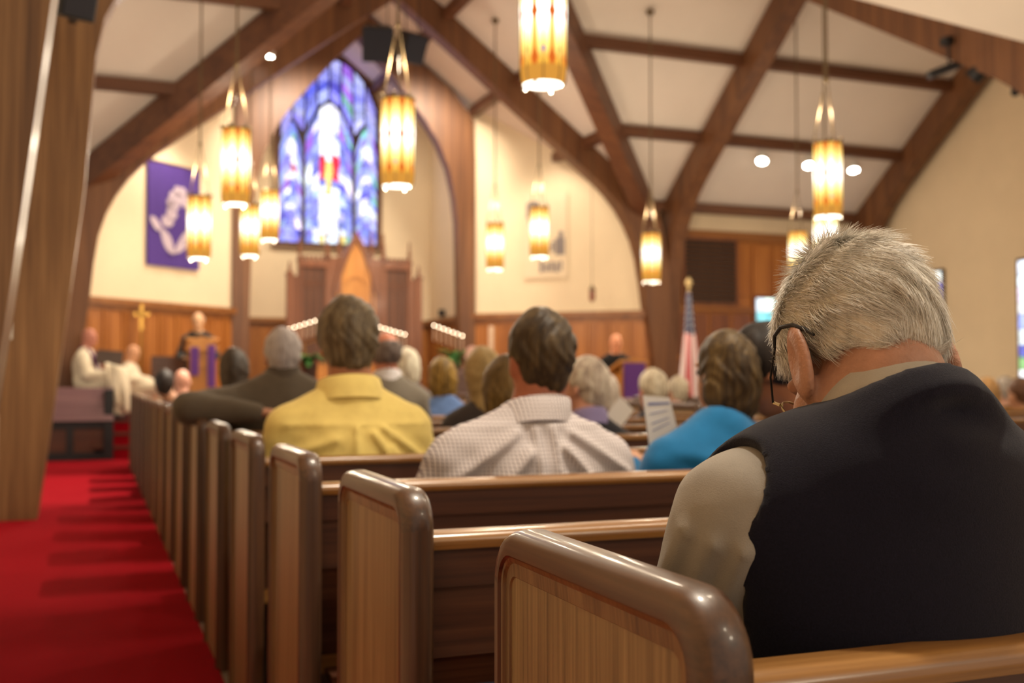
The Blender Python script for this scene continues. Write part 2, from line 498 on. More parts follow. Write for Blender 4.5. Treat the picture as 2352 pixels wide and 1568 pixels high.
# nave side walls
wall('wall_left', (-.66, -2.5), (-.66, YB - .1), 0, [(0, 4.1), (1, 4.1)], M['wall'], 'white side wall between the left arch legs')
wall('wall_right', (9.95, 7.6), (9.95, -2.5), 0, [(0, 4.1), (1, 4.1)], M['wall'], 'cream side wall of the nave on the far right')
wall('wall_left', (-5, YA + .12), (SHL - .3, YA + .12), 0, [(0, SHZ), (1, SHZ)], M['wall'], 'cream end of the left transept behind the arch leg')
# transept far wall: wood panelling with white band above
wt = wall('wall_back', (SHR + .3, YA + .16), (XG, YA + .16), 0, [(0, SHZ), (1, SHZ)], M['wall'], 'wood panelled far wall of the side transept below a white band')
p0, z1 = SHR + .42, 3.74
pb = MB(); pb.box((p0, YA + .10, 0), (XG, YA + .16, z1)); pb.build('panel_backing', M['wains'], wt)
for i in range(10):
    w = (XG - p0) / 10
    for (za, zb) in ((.16, 1.45), (1.52, 2.28), (2.62, 3.56)):
        if za > 1.5 and i in (0, 1, 2) and za > 2.5: continue
        b = MB(); b.box((p0 + i * w + .03, YA + .07, za), (p0 + (i + 1) * w - .03, YA + .10, zb)); b.build('panel', M['rered' if za < 2.5 else 'wains'], wt, bevel=.008)
for (za, zb, o) in ((3.62, 3.78, .06), (2.32, 2.40, .07), (0, .12, .06)):
    b = MB(); b.box((p0, YA + .10 - o, za), (XG, YA + .10, zb)); b.build('rail', M['wainx'], wt)
# gable wall
wg = wall('wall_right', (XG, YA + .2), (XG, YN), 0, [(0, 4.1), (.435, 7.25), (1, 4.3)], M['wall'], 'tall cream gable wall of the side transept on the right')

# ridge and roof trim at the gable is covered by the arch; light switch on the pier
# ---------------------------------------------------------------- pews
PX0, PX1 = .44, 4.05          # pew from the aisle end to the middle aisle
PY0, PDY, PH = .735, .868, .92  # first back edge, row spacing, height of the ends


def rrect(y0, y1, z1, r, inset, n=6):
    """outline in Y-Z, open at the floor: front foot up, over the top, down to the back foot"""
    a, b, t, rr = y0 + inset, y1 - inset * .45, z1 - inset, max(r - inset * .8, .012)
    pts = [(b, 0.0)]
    for i in range(n + 1):
        th = math.pi / 2 * i / n
        pts.append((b - rr + rr * math.cos(th), t - rr + rr * math.sin(th)))
    for i in range(n + 1):
        th = math.pi / 2 * i / n
        pts.append((a + rr - rr * math.sin(th), t - rr + rr * math.cos(th)))
    pts.append((a, 0.0))
    return pts


def loft(mb, rings):
    n = len(rings[0])
    vs = [p for r in rings for p in r]
    fs = []
    for i in range(len(rings) - 1):
        for k in range(n - 1):
            fs.append((i * n + k, i * n + k + 1, (i + 1) * n + k + 1, (i + 1) * n + k))
    mb.add(vs, fs)


def pew_end_meshes():
    y0, y1, r = 0.0, .475, .062
    # moulding: half-round cap on the edge and an ogee on both faces
    prof = [(.060, -.010), (.056, -.016), (.040, -.0175), (.037, -.0215), (.033, -.0225), (.030, -.0265), (.014, -.0275), (.007, -.025), (.002, -.017), (0, -.006), (0, .010), (.003, .018), (.010, .0235), (.024, .025), (.05, .024)]
    cap = MB()
    loft(cap, [[(x, y, z) for y, z in rrect(y0, y1, PH, r, i)] for i, x in prof])
    per = len(cap.f) // (len(prof) - 1)
    cap.m = [2 if i // per < 4 else (0 if sum(cap.v[k][2] for k in f) / len(f) > PH - .075 else 1) for i, f in enumerate(cap.f)]
    pan = MB()
    o0 = rrect(y0, y1, PH, r, .057)
    pan.prism(o0, lambda y, z: (-.0135, y, z), lambda y, z: (.022, y, z))
    return cap.mesh('end_moulding', [M['pewcap'], M['pewcapz'], M['pewstep']], True, 42), pan.mesh('end_panel', M['pewpanel'])


CAPM, PANM = pew_end_meshes()


def pew_long_meshes(L):
    # rounded top rail
    rl = MB()
    prof = [(.026, .832), (.022, .840), (.024, .849), (.033, .856), (.046, .858), (.070, .858), (.084, .854), (.094, .846), (.094, .838), (.088, .832)]
    n = len(prof)
    vs = [(.02, y, z) for y, z in prof] + [(L - .02, y, z) for y, z in prof]
    rl.add(vs, [(i, (i + 1) % n, n + (i + 1) % n, n + i) for i in range(n)] + [tuple(range(n))[::-1], tuple(range(n, 2 * n))])
    up = MB(); up.box((.02, .036, .772), (L - .02, .080, .833)); up.box((.02, .050, .66), (L - .02, .080, .772))
    bk = MB()
    bk.add([(.02, .062, .66), (L - .02, .062, .66), (L - .02, .13, .40), (.02, .13, .40), (.02, .085, .66), (L - .02, .085, .66), (L - .02, .153, .40), (.02, .153, .40)],
           [(0, 1, 2, 3), (7, 6, 5, 4), (0, 4, 5, 1), (1, 5, 6, 2), (2, 6, 7, 3), (3, 7, 4, 0)])
    st = MB(); st.box((.02, .10, .405), (L - .02, .50, .445))
    rk = MB(); rk.box((.05, -.055, .40), (L - .05, .10, .42)); rk.box((.05, -.06, .40), (L - .05, -.048, .50))
    ap = MB(); ap.box((.05, .36, .02), (L - .05, .39, .405))
    return (rl.mesh('back_rail', M['pewrail'], True, 50), up.mesh('upper_back', M['pewback']), bk.mesh('lower_back', M['pewback']), st.mesh('seat', M['pewrail']),
            rk.mesh('book_rack', M['pewback']), ap.mesh('apron', M['pewback']))


LONG = pew_long_meshes(PX1 - PX0)
LONG_NAMES = ('back_rail', 'upper_back', 'lower_back', 'seat', 'book_rack', 'apron')
ORD = ['nearest', 'second', 'third', 'fourth', 'fifth', 'sixth', 'seventh', 'eighth', 'ninth', 'tenth', 'eleventh', 'twelfth', 'thirteenth', 'fourteenth', 'fifteenth', 'sixteenth']


def pew(x0, y, label, group):
    t = empty('church_pew', (x0, y, 0))
    tag(t, label, 'pew', group)
    for nm, me in zip(LONG_NAMES, LONG):
        link(nm, me, None, t, (0, 0, -.008))
    for x, sx in ((0.0, 1), (PX1 - PX0, -1)):
        e = link('end_panel', PANM, None, t, (x, 0, 0))
        c = link('end_moulding', CAPM, None, e)
        if sx < 0: e.scale.x = -1
    return t


pews = []
for k in range(16):
    w = ORD[k] if k < 15 else 'frontmost'
    x = ' beside the red aisle'
    lab = w + ' oak pew from the camera' + x if k < 15 else 'frontmost oak pew before the chancel steps'
    pews.append(pew(PX0 + .03, PY0 + PDY * k, lab, 'oak pews in the left block'))
for k in range(5, 14, 1):
    pew(5.15, PY0 + PDY * k, 'oak pew across the middle aisle, %s row from the camera' % ORD[k], 'oak pews in the right block')
# hymnals standing in the rack of the second and third pew
M['bookblue'] = plain('dark blue book cloth', rgb(30, 28, 52), 0.7)
M['bookpage'] = plain('book pages', rgb(200, 190, 170), 0.8)
for (k, x, tilt, lab) in ((1, .62, .05, 'dark blue hymnal beside the end of the second pew'), (1, 1.02, -.04, 'dark blue hymnal further along the second pew rack'),
                          (2, .60, .06, 'dark blue hymnal in the rack of the third pew')):
    h = empty('hymnal', (x, PY0 + PDY * k - .018, .421))
    tag(h, lab, 'book', 'hymnals in the pew racks')
    b = MB(); b.box((-.07, -.018, 0), (.07, -.014, .20)); b.box((-.07, .014, 0), (.07, .018, .20)); b.box((-.072, -.018, 0), (-.068, .018, .20)); b.build('cover', M['bookblue'], h)
    b = MB(); b.box((-.066, -.0135, .004), (.066, .0135, .196)); b.build('pages', M['bookpage'], h)
# ---------------------------------------------------------------- pendant lamps
def shade_mat():
    m = bpy.data.materials.new('lit stained glass shade'); m.use_nodes = True
    nt = m.node_tree; nt.nodes.clear()
    out = N(nt, 'ShaderNodeOutputMaterial'); e = N(nt, 'ShaderNodeEmission')
    tc = N(nt, 'ShaderNodeTexCoord'); sp = N(nt, 'ShaderNodeSeparateXYZ')
    nt.links.new(tc.outputs['Object'], sp.inputs[0])
    def math_(op, a, b=None, c=None):
        n = N(nt, 'ShaderNodeMath', operation=op)
        for i, v in enumerate((a, b, c)):
            if v is None: continue
            if isinstance(v, (int, float)): n.inputs[i].default_value = v
            else: nt.links.new(v, n.inputs[i])
        return n.outputs[0]
    ang = math_('ARCTAN2', sp.outputs[1], sp.outputs[0])
    t = math_('DIVIDE', sp.outputs[2], .70)                        # 0 bottom .. 1 top
    # lattice of tall lozenges, eight round the shade
    a8 = math_('MULTIPLY', ang, 8 / (2 * math.pi))
    af = math_('ABSOLUTE', math_('SUBTRACT', math_('FRACT', math_('ADD', a8, 20.0)), .5))     # 0 mid pane .. .5 lead line
    row = math_('ABSOLUTE', math_('SUBTRACT', math_('FRACT', math_('MULTIPLY', t, 2.6)), .5))
    # diamonds at the crossings of lead lines
    dia = math_('ADD', math_('MULTIPLY', math_('SUBTRACT', .5, af), 4.2), math_('MULTIPLY', row, 4.0))
    isd = math_('LESS_THAN', dia, 1.05)
    # small gem in the lower part of every pane
    gem = math_('ADD', math_('MULTIPLY', af, 9.0), math_('MULTIPLY', math_('ABSOLUTE', math_('SUBTRACT', t, .26)), 22.0))
    isg = math_('LESS_THAN', gem, 1.0)
    par = math_('GREATER_THAN', math_('FRACT', math_('MULTIPLY', math_('FLOOR', math_('ADD', a8, 20.0)), .5)), .25)
    edge = math_('SMOOTH_MIN', math_('MULTIPLY', math_('SUBTRACT', .5, af), 5.0), 1.0, .2)
    hot = math_('SUBTRACT', 1.12, math_('MULTIPLY', math_('ABSOLUTE', math_('SUBTRACT', t, .58)), 2.1))
    v = math_('MULTIPLY', math_('MAXIMUM', hot, .06), math_('MAXIMUM', edge, .22))
    cr = ramp(nt, [(0.0, (.60, .20, .02, 1)), (.25, (.90, .46, .06, 1)), (.55, (1, .68, .20, 1)), (.8, (1, .86, .52, 1)), (1, (1, .96, .84, 1))])
    nt.links.new(v, cr.inputs[0])
    def mixc(f, a, col):
        n = N(nt, 'ShaderNodeMix', data_type='RGBA')
        nt.links.new(f, n.inputs['Factor']); nt.links.new(a, n.inputs[6])
        if isinstance(col, tuple): n.inputs[7].default_value = col
        else: nt.links.new(col, n.inputs[7])
        return n.outputs[2]
    c = mixc(isd, cr.outputs[0], (.8, .16, .02, 1))
    gc = N(nt, 'ShaderNodeMix', data_type='RGBA'); gc.inputs[6].default_value = (.06, .5, .1, 1); gc.inputs[7].default_value = (.12, .12, .8, 1)
    nt.links.new(par, gc.inputs['Factor'])
    c = mixc(isg, c, gc.outputs[2])
    low = math_('LESS_THAN', t, .135)
    c = mixc(low, c, (.75, .33, .05, 1))
    nt.links.new(c, e.inputs[0])
    st = math_('MULTIPLY_ADD', math_('MULTIPLY', v, v), 1.9, .80)
    notd = math_('SUBTRACT', 1.0, math_('MAXIMUM', math_('MAXIMUM', isd, isg), low))
    nt.links.new(math_('MULTIPLY_ADD', math_('SUBTRACT', st, .7), notd, .7), e.inputs[1])
    nt.links.new(e.outputs[0], out.inputs[0])
    return m


M['shade'] = shade_mat()
M['diffuser'] = emit('lamp diffuser', (1.0, .92, .78, 1), 3.2)
M['lamprod'] = plain('bronze lamp rod', rgb(110, 92, 66), 0.4, metal=.6)
LR, LH = .135, .70
_sh = MB()
_n = 24
prof = [(LR * .90, 0.0), (LR * .96, .035), (LR, .085), (LR, .30), (LR * 1.02, .45), (LR, .62), (LR * .97, LH)]
_vs, _fs = [], []
for r, z in prof:
    for k in range(_n):
        th = 2 * math.pi * k / _n
        _vs.append((r * math.cos(th), r * math.sin(th), z))
for i in range(len(prof) - 1):
    for k in range(_n):
        _fs.append((i * _n + k, i * _n + (k + 1) % _n, (i + 1) * _n + (k + 1) % _n, (i + 1) * _n + k))
_sh.add(_vs, _fs)
SHADE = _sh.mesh('shade', M['shade'], True, 60)
DIFF = MB().lathe([(LR * .89, .004), (LR * .88, .016), (.001, .022)], n=24).mesh('diffuser', M['diffuser'], True, 40)
_b = MB()
for k in range(8):
    th = 2 * math.pi * (k + .5) / 8
    c, s = math.cos(th), math.sin(th)
    _b.tube([(r * 1.015 * c, r * 1.015 * s, z) for r, z in prof], .0035, 5)
LEADS = _b.mesh('lead_lines', M['lamprod'])
_b = MB()
_b.lathe([(LR * .97, LH - .004), (LR * 1.04, LH), (LR * 1.04, LH + .014), (LR * .93, LH + .014), (LR * .93, LH - .004)], n=24)
for k in range(6):
    th = 2 * math.pi * k / 6
    _b.ball((LR * 1.0 * math.cos(th), LR * 1.0 * math.sin(th), LH + .03), .018, 8)
RING = _b.mesh('crown_ring', M['lamprod'], True, 40)
FEET = MB().ball((0, 0, 0), .014, 8).mesh('foot_ball', M['steel'], True, 40)


def roof_z(x, y):
    z = zr(x)
    if YB < y < YA and (x > 5.2 or x < 3.8): z = max(z, zt(y))
    return z - .02


def pendant(p, label, scale=1.0):
    """p = centre of the bottom opening"""
    t = empty('pendant_lamp', p)
    t.scale = (scale,) * 3
    tag(t, label, 'lamp', 'stained glass pendant lamps')
    sh = link('shade', SHADE, None, t)
    link('lead_lines', LEADS, None, sh)
    link('diffuser', DIFF, None, t); link('crown_ring', RING, None, t);
    for k in range(4):
        th = 2 * math.pi * (k + .5) / 4
        link('foot_ball', FEET, None, t, (LR * .9 * math.cos(th), LR * .9 * math.sin(th), -.010))
    top = (roof_z(p[0], p[1]) - p[2]) / scale
    hub = min(LH + .62, top - .3)
    b = MB()
    for k in range(3):
        th = 2 * math.pi * k / 3 + .4
        b.tube([(LR * math.cos(th), LR * math.sin(th), LH), (.012 * math.cos(th), .012 * math.sin(th), hub)], .006, 5)
    b.build('hanger', M['lamprod'], t)
    b = MB(); b.tube([(0, 0, hub - .03), (0, 0, top)], .011, 6); b.ball((0, 0, hub), .025, 8)
    b.build('cord', M['lamprod'], t)
    b = MB(); b.lathe([(.001, top - .06), (.05, top - .05), (.07, top), (.0, top + .001)], n=12); b.build('canopy', M['lamprod'], t, True)
    for z, w in ((-.06, LAMP_W * .45), (LH + .30, LAMP_W * .55)):
        ld = bpy.data.lights.new('lamp_light', 'POINT'); ld.energy = w; ld.color = (1.0, .85, .63); ld.shadow_soft_size = .09
        lo = bpy.data.objects.new('lamp_light', ld); COL.objects.link(lo); lo.parent = t; lo.location = (0, 0, z)
    return t


# (px of the bottom rim, py, depth, label)
for px, py, d, lab, sc in (
        (1248, 196, 6.4, 'largest stained glass pendant lamp, cut off by the top edge', 1.0),
        (913, 428, 8.8, 'stained glass pendant lamp hanging right of the big window, below black speakers', 1.0),
        (541, 470, 10.2, 'tall bright pendant lamp between the purple banner and the window', 1.0),
        (457, 594, 12.4, 'pendant lamp overlapping the edge of the purple banner', 1.0),
        (574, 588, 15.2, 'small amber pendant lamp, lowest one left of the window', 1.0),
        (619, 551, 15.6, 'small pendant lamp against the left edge of the big window', 1.0),
        (1137, 618, 17.0, 'small pendant lamp nearest the chancel arch on its right', 1.0),
        (1239, 590, 15.6, 'small amber pendant lamp in front of the grey wall lettering', 1.0),
        (1496, 647, 15.9, 'pendant lamp in front of the dark arch column by the flag', 1.0),
        (1902, 498, 10.4, 'bright pendant lamp above the white-haired man, upper of two in line', 1.0),
        (1897, 620, 12.6, 'pendant lamp half hidden behind the white hair, lower of two in line', 1.0),
        (1833, 640, 16.4, 'small pendant lamp just left of the white-haired head', 1.0)):
    pendant(at(px, py, d), lab, sc)
for x, y, lab in ((2.4, 2.3, 'pendant lamp of the left row above the nearest pews'), (2.4, -1.4, 'pendant lamp of the left row behind the nearest pew'), (6.9, 2.3, 'pendant lamp of the right row level with the nearest pews'), (6.9, 5.6, 'pendant lamp of the right row above the fifth pews')):
    pendant((x, y, 2.8), lab)

# ---------------------------------------------------------------- track spots
def spot(p, aim, label, power, body='white', angle=70, size=.09):
    p, aim = Vector(p), Vector(aim)
    t = empty('spotlight', p)
    tag(t, label, 'spotlight', 'ceiling spotlights')
    d = (aim - p).normalized()
    b = MB(); b.tube([-d * .16, -d * .02], [.070, .092], 14); b.build('housing', M[body], t, True, 40)
    b = MB(); b.tube([-d * .021, -d * .012], [.086, .086], 14); b.build('lens', M['spotlens'], t)
    b = MB(); b.tube([-d * .07, -d * .07 + Vector((0, 0, .16))], .010, 6); b.box((-.04, -.04, .13), (.04, .04, .17)); b.build('bracket', M[body], t)
    ld = bpy.data.lights.new('spot_light', 'SPOT'); ld.energy = power; ld.color = (1.0, .88, .70); ld.spot_size = math.radians(angle); ld.spot_blend = .6; ld.shadow_soft_size = size
    lo = bpy.data.objects.new('spot_light', ld); COL.objects.link(lo); lo.parent = t
    lo.location = d * .01; lo.rotation_euler = d.to_track_quat('-Z', 'Y').to_euler()
    return t


def under(px, py, d0, drop=.26):
    """slide along the line of sight until the point hangs just under the roof"""
    best = None
    for i in range(400):
        d = d0 + i * .03
        q = at(px, py, d)
        g = roof_z(q.x, q.y) - q.z
        if g < drop: return q
    return at(px, py, d0)


spot(under(614, 130, 12.0), (1.0, 16.6, .5), 'lit spotlight under the left timber beam, upper one', SPOT_W)
spot(under(578, 196, 12.0), (.2, 13.5, 0), 'lit spotlight under the left timber beam, lower one', SPOT_W)
spot(under(1750, 372, 13.0), (9.0, 14.0, 0), 'lit white spotlight under the transept purlin, left of three', SPOT_W * .5)
spot(under(1858, 382, 13.0), (10.5, 13.8, 0), 'lit white spotlight behind the bright pendant lamp, middle of three', SPOT_W * .5)
spot(under(1961, 393, 13.0), (12.0, 14.4, 0), 'lit white spotlight right of the bright pendant lamp', SPOT_W * .5)
# added chancel spots, out of view on the altar side of the wide arch
for x, aim, w in ((1.6, (.9, 18.0, 2.0), .42), (3.2, (4.2, 20.6, 2.8), 1.5), (5.8, (4.8, 20.6, 2.8), 1.5), (7.2, (8.0, 18.0, 1.4), .30)):
    spot((x, 17.30, zr(x) - .36), aim, 'added hidden spotlight behind the wide chancel arch aimed at the %s' % {1.6: 'banner wall', 3.2: 'left of the carved screen', 5.8: 'right of the carved screen', 7.2: 'lettered wall'}[x], SPOT_W * w, 'black', 110, .2)
# unseen ceiling spots added above the view to brighten the aisle and near pews
spot((5.0, 6.6, zr(5.0) - .45), (0.2, 7.9, 0), 'added unseen ceiling spotlight over the near nave raking towards the side aisle', SPOT_W * 4, 'black', 36, .05)
spot((3.2, 11.6, zr(3.2) - .45), (0.0, 11.6, 0), 'added unseen ceiling spotlight over the crossing aimed down at the red aisle', SPOT_W * 8, 'black', 30, .08)
spot((1.7, 2.2, zr(1.7) - .45), (.95, 1.5, .9), 'added unseen ceiling spotlight straight above the nearest pews', SPOT_W * 1.9, 'black', 62, .12)
# ---------------------------------------------------------------- windows
def pane_mat():
    m = bpy.data.materials.new('backlit coloured glass'); m.use_nodes = True
    nt = m.node_tree; nt.nodes.clear()
    o = N(nt, 'ShaderNodeOutputMaterial'); e = N(nt, 'ShaderNodeEmission'); oi = N(nt, 'ShaderNodeObjectInfo')
    tc = N(nt, 'ShaderNodeTexCoord'); n = N(nt, 'ShaderNodeTexNoise', inp={'Scale': 14.0, 'Detail': 2.0})
    nt.links.new(tc.outputs['Object'], n.inputs['Vector'])
    r = N(nt, 'ShaderNodeMath', operation='MULTIPLY_ADD'); r.inputs[1].default_value = 1.3; r.inputs[2].default_value = .1
    nt.links.new(n.outputs['Fac'], r.inputs[0])
    nt.links.new(oi.outputs['Color'], e.inputs[0]); nt.links.new(r.outputs[0], e.inputs[1]); nt.links.new(e.outputs[0], o.inputs[0])
    return m
M['pane'] = pane_mat()
M['lead'] = plain('dark window tracery', rgb(52, 34, 26), 0.6)
rnd = random.Random(7)


def panes(par, fn, u0, u1, nx, z0, top, ny, colour, gap=.007, jit=.18):
    """grid of jittered glass pieces; fn(u, z, d) -> world-local point, top(u) the head of the light"""
    P = {}
    for i in range(nx + 1):
        for j in range(ny + 1):
            ji = rnd.uniform(-jit, jit) if 0 < i < nx else 0
            jj = rnd.uniform(-jit, jit) if 0 < j < ny else 0
            u = u0 + (u1 - u0) * (i + ji) / nx
            zb_ = z0(u) if callable(z0) else z0
            z = zb_ + (top(u) - zb_) * (j + jj) / ny
            P[i, j] = (u, z)
    for i in range(nx):
        for j in range(ny):
            q = [P[i, j], P[i + 1, j], P[i + 1, j + 1], P[i, j + 1]]
            cu, cz = sum(p[0] for p in q) / 4, sum(p[1] for p in q) / 4
            s = []
            for u, z in q:
                L = math.hypot(u - cu, z - cz) + 1e-6
                k = max(0, 1 - gap / L)
                s.append((cu + (u - cu) * k, cz + (z - cz) * k))
            mb = MB(); mb.prism(s, lambda u, z: fn(u, z, 0), lambda u, z: fn(u, z, .012))
            o = mb.build('pane', M['pane'], par)
            o.color = (*colour(cu, cz), 1)


def jitc(c, a=.25):
    f = 1 + rnd.uniform(-a, a)
    return tuple(max(.02, v * f * (1 + rnd.uniform(-.12, .12))) for v in c)


BLUE, LBLUE, DBLUE, WHITE = (.36, .37, 1.15), (.62, .68, 1.25), (.16, .15, .85), (1.5, 1.5, 1.7)
RED, YEL, GRN, PUR = (1.1, .05, .10), (1.5, 1.1, .35), (.35, .85, .75), (.55, .22, 1.1)


def blues():
    r = rnd.random()
    return jitc(BLUE if r < .42 else LBLUE if r < .76 else DBLUE if r < .83 else WHITE if r < .89 else GRN if r < .935 else RED if r < .945 else PUR)


WX, WZ0 = CX, 3.82          # window centre and sill
w1 = empty('window_1', (WX, 21.74, 0))
tag(w1, 'tall pointed stained glass window of blue and white glass in the apse', 'window', kind='structure')
def head(u):      # outline of the whole window
    a = abs(u) / 1.02
    return 6.15 + 1.45 * math.sqrt(max(0, 1 - a ** 1.9))
N_ = 24
out = [(-1.02, WZ0 - .05), (1.02, WZ0 - .05)] + [(1.02 * math.cos(math.pi * i / N_), head(1.02 * math.cos(math.pi * i / N_)) + .03) for i in range(N_ + 1)]
mb = MB(); mb.prism(out, lambda u, z: (u, 0, z), lambda u, z: (u, .055, z)); mb.build('tracery_board', M['lead'], w1)
fr = MB()
edge = [(-1.02, WZ0 - .05)] + [(-1.02 * math.cos(math.pi * i / N_), head(1.02 * math.cos(math.pi * i / N_)) + .03) for i in range(N_ + 1)] + [(1.02, WZ0 - .05)]
oute = [(-1.09, WZ0 - .05)] + [(-1.09 * math.cos(math.pi * i / N_), head(1.02 * math.cos(math.pi * i / N_)) + .03 + .075 * math.sin(math.pi * i / N_)) for i in range(N_ + 1)] + [(1.09, WZ0 - .05)]
fr.strip(edge, oute, lambda u, z: (u, -.05, z), lambda u, z: (u, .058, z)); fr.build('window_frame', M['arch'], w1)
sb = MB(); sb.box((-1.14, -.09, WZ0 - .11), (1.14, .058, WZ0 - .05)); sb.build('window_sill', M['arch'], w1)
wf = lambda u, z, d: (u, -.004 - d, z)
def centre_col(u, z):
    if z > 6.05 and abs(u - .0) < .16: return jitc(WHITE, .1)                    # canopy
    if 5.55 < z < 5.95 and abs(u) < .15: return jitc(WHITE, .1)                  # head
    if 5.05 < z < 5.55 and .07 < abs(u) < .22: return jitc(RED, .2)              # mantle
    if 4.95 < z < 5.2 and abs(u) > .20: return jitc(WHITE, .15)                  # hands
    if 4.8 < z < 5.55 and abs(u) < .12: return jitc(YEL, .2)
    if 4.35 < z < 5.0 and abs(u) < .16: return jitc((1.5, 1.65, 1.75), .1)       # robe
    if z < 4.30 and abs(u) < .14: return jitc(WHITE, .2)
    if z < 4.12 and abs(u) < .34: return jitc(YEL if rnd.random() < .3 else (1.3, 1.4, 1.7), .2)
    return blues()
def side_col(c):
    def f(u, z):
        if abs(u - c) < .09 and (abs(z - 5.7) < .16 or abs(z - 5.15) < .12 or abs(z - 4.55) < .12): return jitc(WHITE, .1)
        return blues()
    return f
lan = lambda c, hw, s, h: (lambda u: s + h * (1 - abs((u - c) / hw) ** 1.8))
panes(w1, wf, -.47, .47, 7, WZ0, lan(0, .47, 5.95, .72), 17, centre_col)
panes(w1, wf, -.98, -.555, 4, WZ0, lan(-.767, .213, 5.72, .52), 15, side_col(-.76))
panes(w1, wf, .555, .98, 4, WZ0, lan(.767, .213, 5.72, .52), 15, side_col(.76))
# tracery lights of the head: eight slanting tall slips
for i in range(8):
    u0 = -.98 + i * .245 + .021; u1 = u0 + .203
    cu = (u0 + u1) / 2
    lowz = lambda u: (lan(0, .52, 5.95, .72)(u) if abs(u) < .52 else lan(math.copysign(.76, u), .22, 5.72, .52)(max(-.975, min(.975, u)))) + .085
    zb = lambda u: min(lowz(u), head(u) - .2)
    panes(w1, wf, u0, u1, 1, zb, lambda u: head(u) - .03, max(2, int((head(cu) - zb(cu)) / .19)), lambda u, z: blues())

# teal window in the panelled transept wall
w2 = empty('window_2', (0, YA + .06, 0)); tag(w2, 'small teal and white stained glass window in the transept panelling', 'window', kind='structure')
a, b = at(1723, 760, 20.2), at(1830, 672, 20.9)
x0, x1, z0, z1 = a.x, a.x + .80, 1.45, 2.58
mb = MB(); mb.box((x0 - .05, -.02, z0 - .05), (x1 + .05, .04, z1 + .05)); mb.build('window_frame', M['rered'], w2)
panes(w2, lambda u, z, d: (u, -.024 - d, z), x0, x1, 4, z0, lambda u: z1, 5, lambda u, z: jitc((1.5, 1.9, 1.9) if rnd.random() < .5 else ((.35, .8, .85) if rnd.random() < .6 else (.5, .8, .35)), .2), .008)

# windows of the gable wall
for name, yc, hw, zt_, lab in (('window_3', 15.60, .42, 3.0, 'narrow stained glass window in the gable wall beside the white hair'), ('window_4', 13.05, .42, 3.0, 'stained glass window in the gable wall at the right edge')):
    w = empty(name, (XG - .03, yc, 0)); tag(w, lab, 'window', kind='structure')
    mb = MB(); mb.box((-.02, -hw - .04, .95), (.02, hw + .04, zt_ + .04)); mb.build('window_frame', M['lead'], w)
    panes(w, lambda u, z, d: (-.024 - d, u, z), -hw, hw, 3, .98, lambda u: zt_, 9, lambda u, z: jitc(WHITE, .2) if rnd.random() < .55 else (jitc((.5, .9, .3)) if z < 1.9 and rnd.random() < .4 else blues()), .010)

# ---------------------------------------------------------------- louvred grille
def on_wall(px, py, p, q):
    """point of a vertical wall plane through p, q (plan) on the line of sight"""
    o = Vector((0, 0, CAMZ)); d = at(px, py, 1.0) - o
    dx, dy = q[0] - p[0], q[1] - p[1]
    t = ((p[0] - o.x) * dy - (p[1] - o.y) * dx) / (d.x * dy - d.y * dx)
    return o + d * t


TW = ((SHR, YA + .06), (XG, YA + .06))
a, b = on_wall(1572, 695, *TW), on_wall(1690, 553, *TW)
g = empty('vent_grille', (0, YA + .06, 0)); tag(g, 'large dark louvred grille on the transept panelling behind the flag', 'grille')
M['grille'] = plain('dark bronze louvre', rgb(66, 46, 34), 0.6)
mb = MB()
for p, q in (((a.x - .03, -.03, a.z - .03), (b.x + .03, .008, a.z + .01)), ((a.x - .03, -.03, b.z - .01), (b.x + .03, .008, b.z + .03)), ((a.x - .03, -.03, a.z), (a.x + .01, .008, b.z)), ((b.x - .01, -.03, a.z), (b.x + .03, .008, b.z))):
    mb.box(p, q)
mb.build('frame', M['rered'], g)
ns = 15
for i in range(ns):
    z = a.z + (b.z - a.z) * (i + .5) / ns
    mb = MB(); mb.beam((a.x, -.012, z), (b.x, -.012, z), .012, .072, up=(0, .6, 1)); mb.build('slat', M['grille'], g)

# ---------------------------------------------------------------- banners
BL = ((SHL - .05, 17.0), (CX - 2.1, CY)); nl = Vector((BL[1][1] - BL[0][1], -(BL[1][0] - BL[0][0]), 0)).normalized()
M['purple'] = plain('purple banner cloth', rgb(74, 48, 128), 0.85, noise=.08, nscale=40, bump=.15)
M['lilac'] = plain('pale lilac print', rgb(186, 168, 182), 0.85, noise=.25, nscale=30)
c = [on_wall(*q, *BL) + nl * .05 for q in ((332, 607), (452, 622), (453, 392), (335, 370))]
x0 = c[0].lerp(c[3], .5); x1 = c[1].lerp(c[2], .5)
bw = (Vector((x1.x - x0.x, x1.y - x0.y, 0))).length; bh = 1.55
ba = math.atan2(x1.y - x0.y, x1.x - x0.x); zb = (c[0].z + c[1].z) / 2; bh = (c[2].z + c[3].z) / 2 - zb
bn = empty('wall_banner', (x0.x, x0.y, zb), ba); tag(bn, 'hanging purple banner with a pale brushed figure left of the window', 'banner')
mb = MB(); n = 14
pts = [(bw * i / n, .012 * math.sin(i * 1.3)) for i in range(n + 1)]
mb.strip([(u, 0) for u, d in pts], [(u, bh) for u, d in pts], lambda u, z: (u, .010 * math.sin(u / bw * 17), z), lambda u, z: (u, .010 * math.sin(u / bw * 17) + .006, z)); mb.build('cloth', M['purple'], bn, True)
mb = MB(); mb.tube([(-.04, .0, bh + .01), (bw + .04, .0, bh + .01)], .014, 8); mb.build('hanging_rod', M['brass'], bn, True)
def blob(pts, name='print_shape'):
    mb = MB(); mb.prism([(u * bw, z * bh) for u, z in pts], lambda u, z: (u, -.018, z), lambda u, z: (u, -.0145, z)); mb.build(name, M['lilac'], bn)
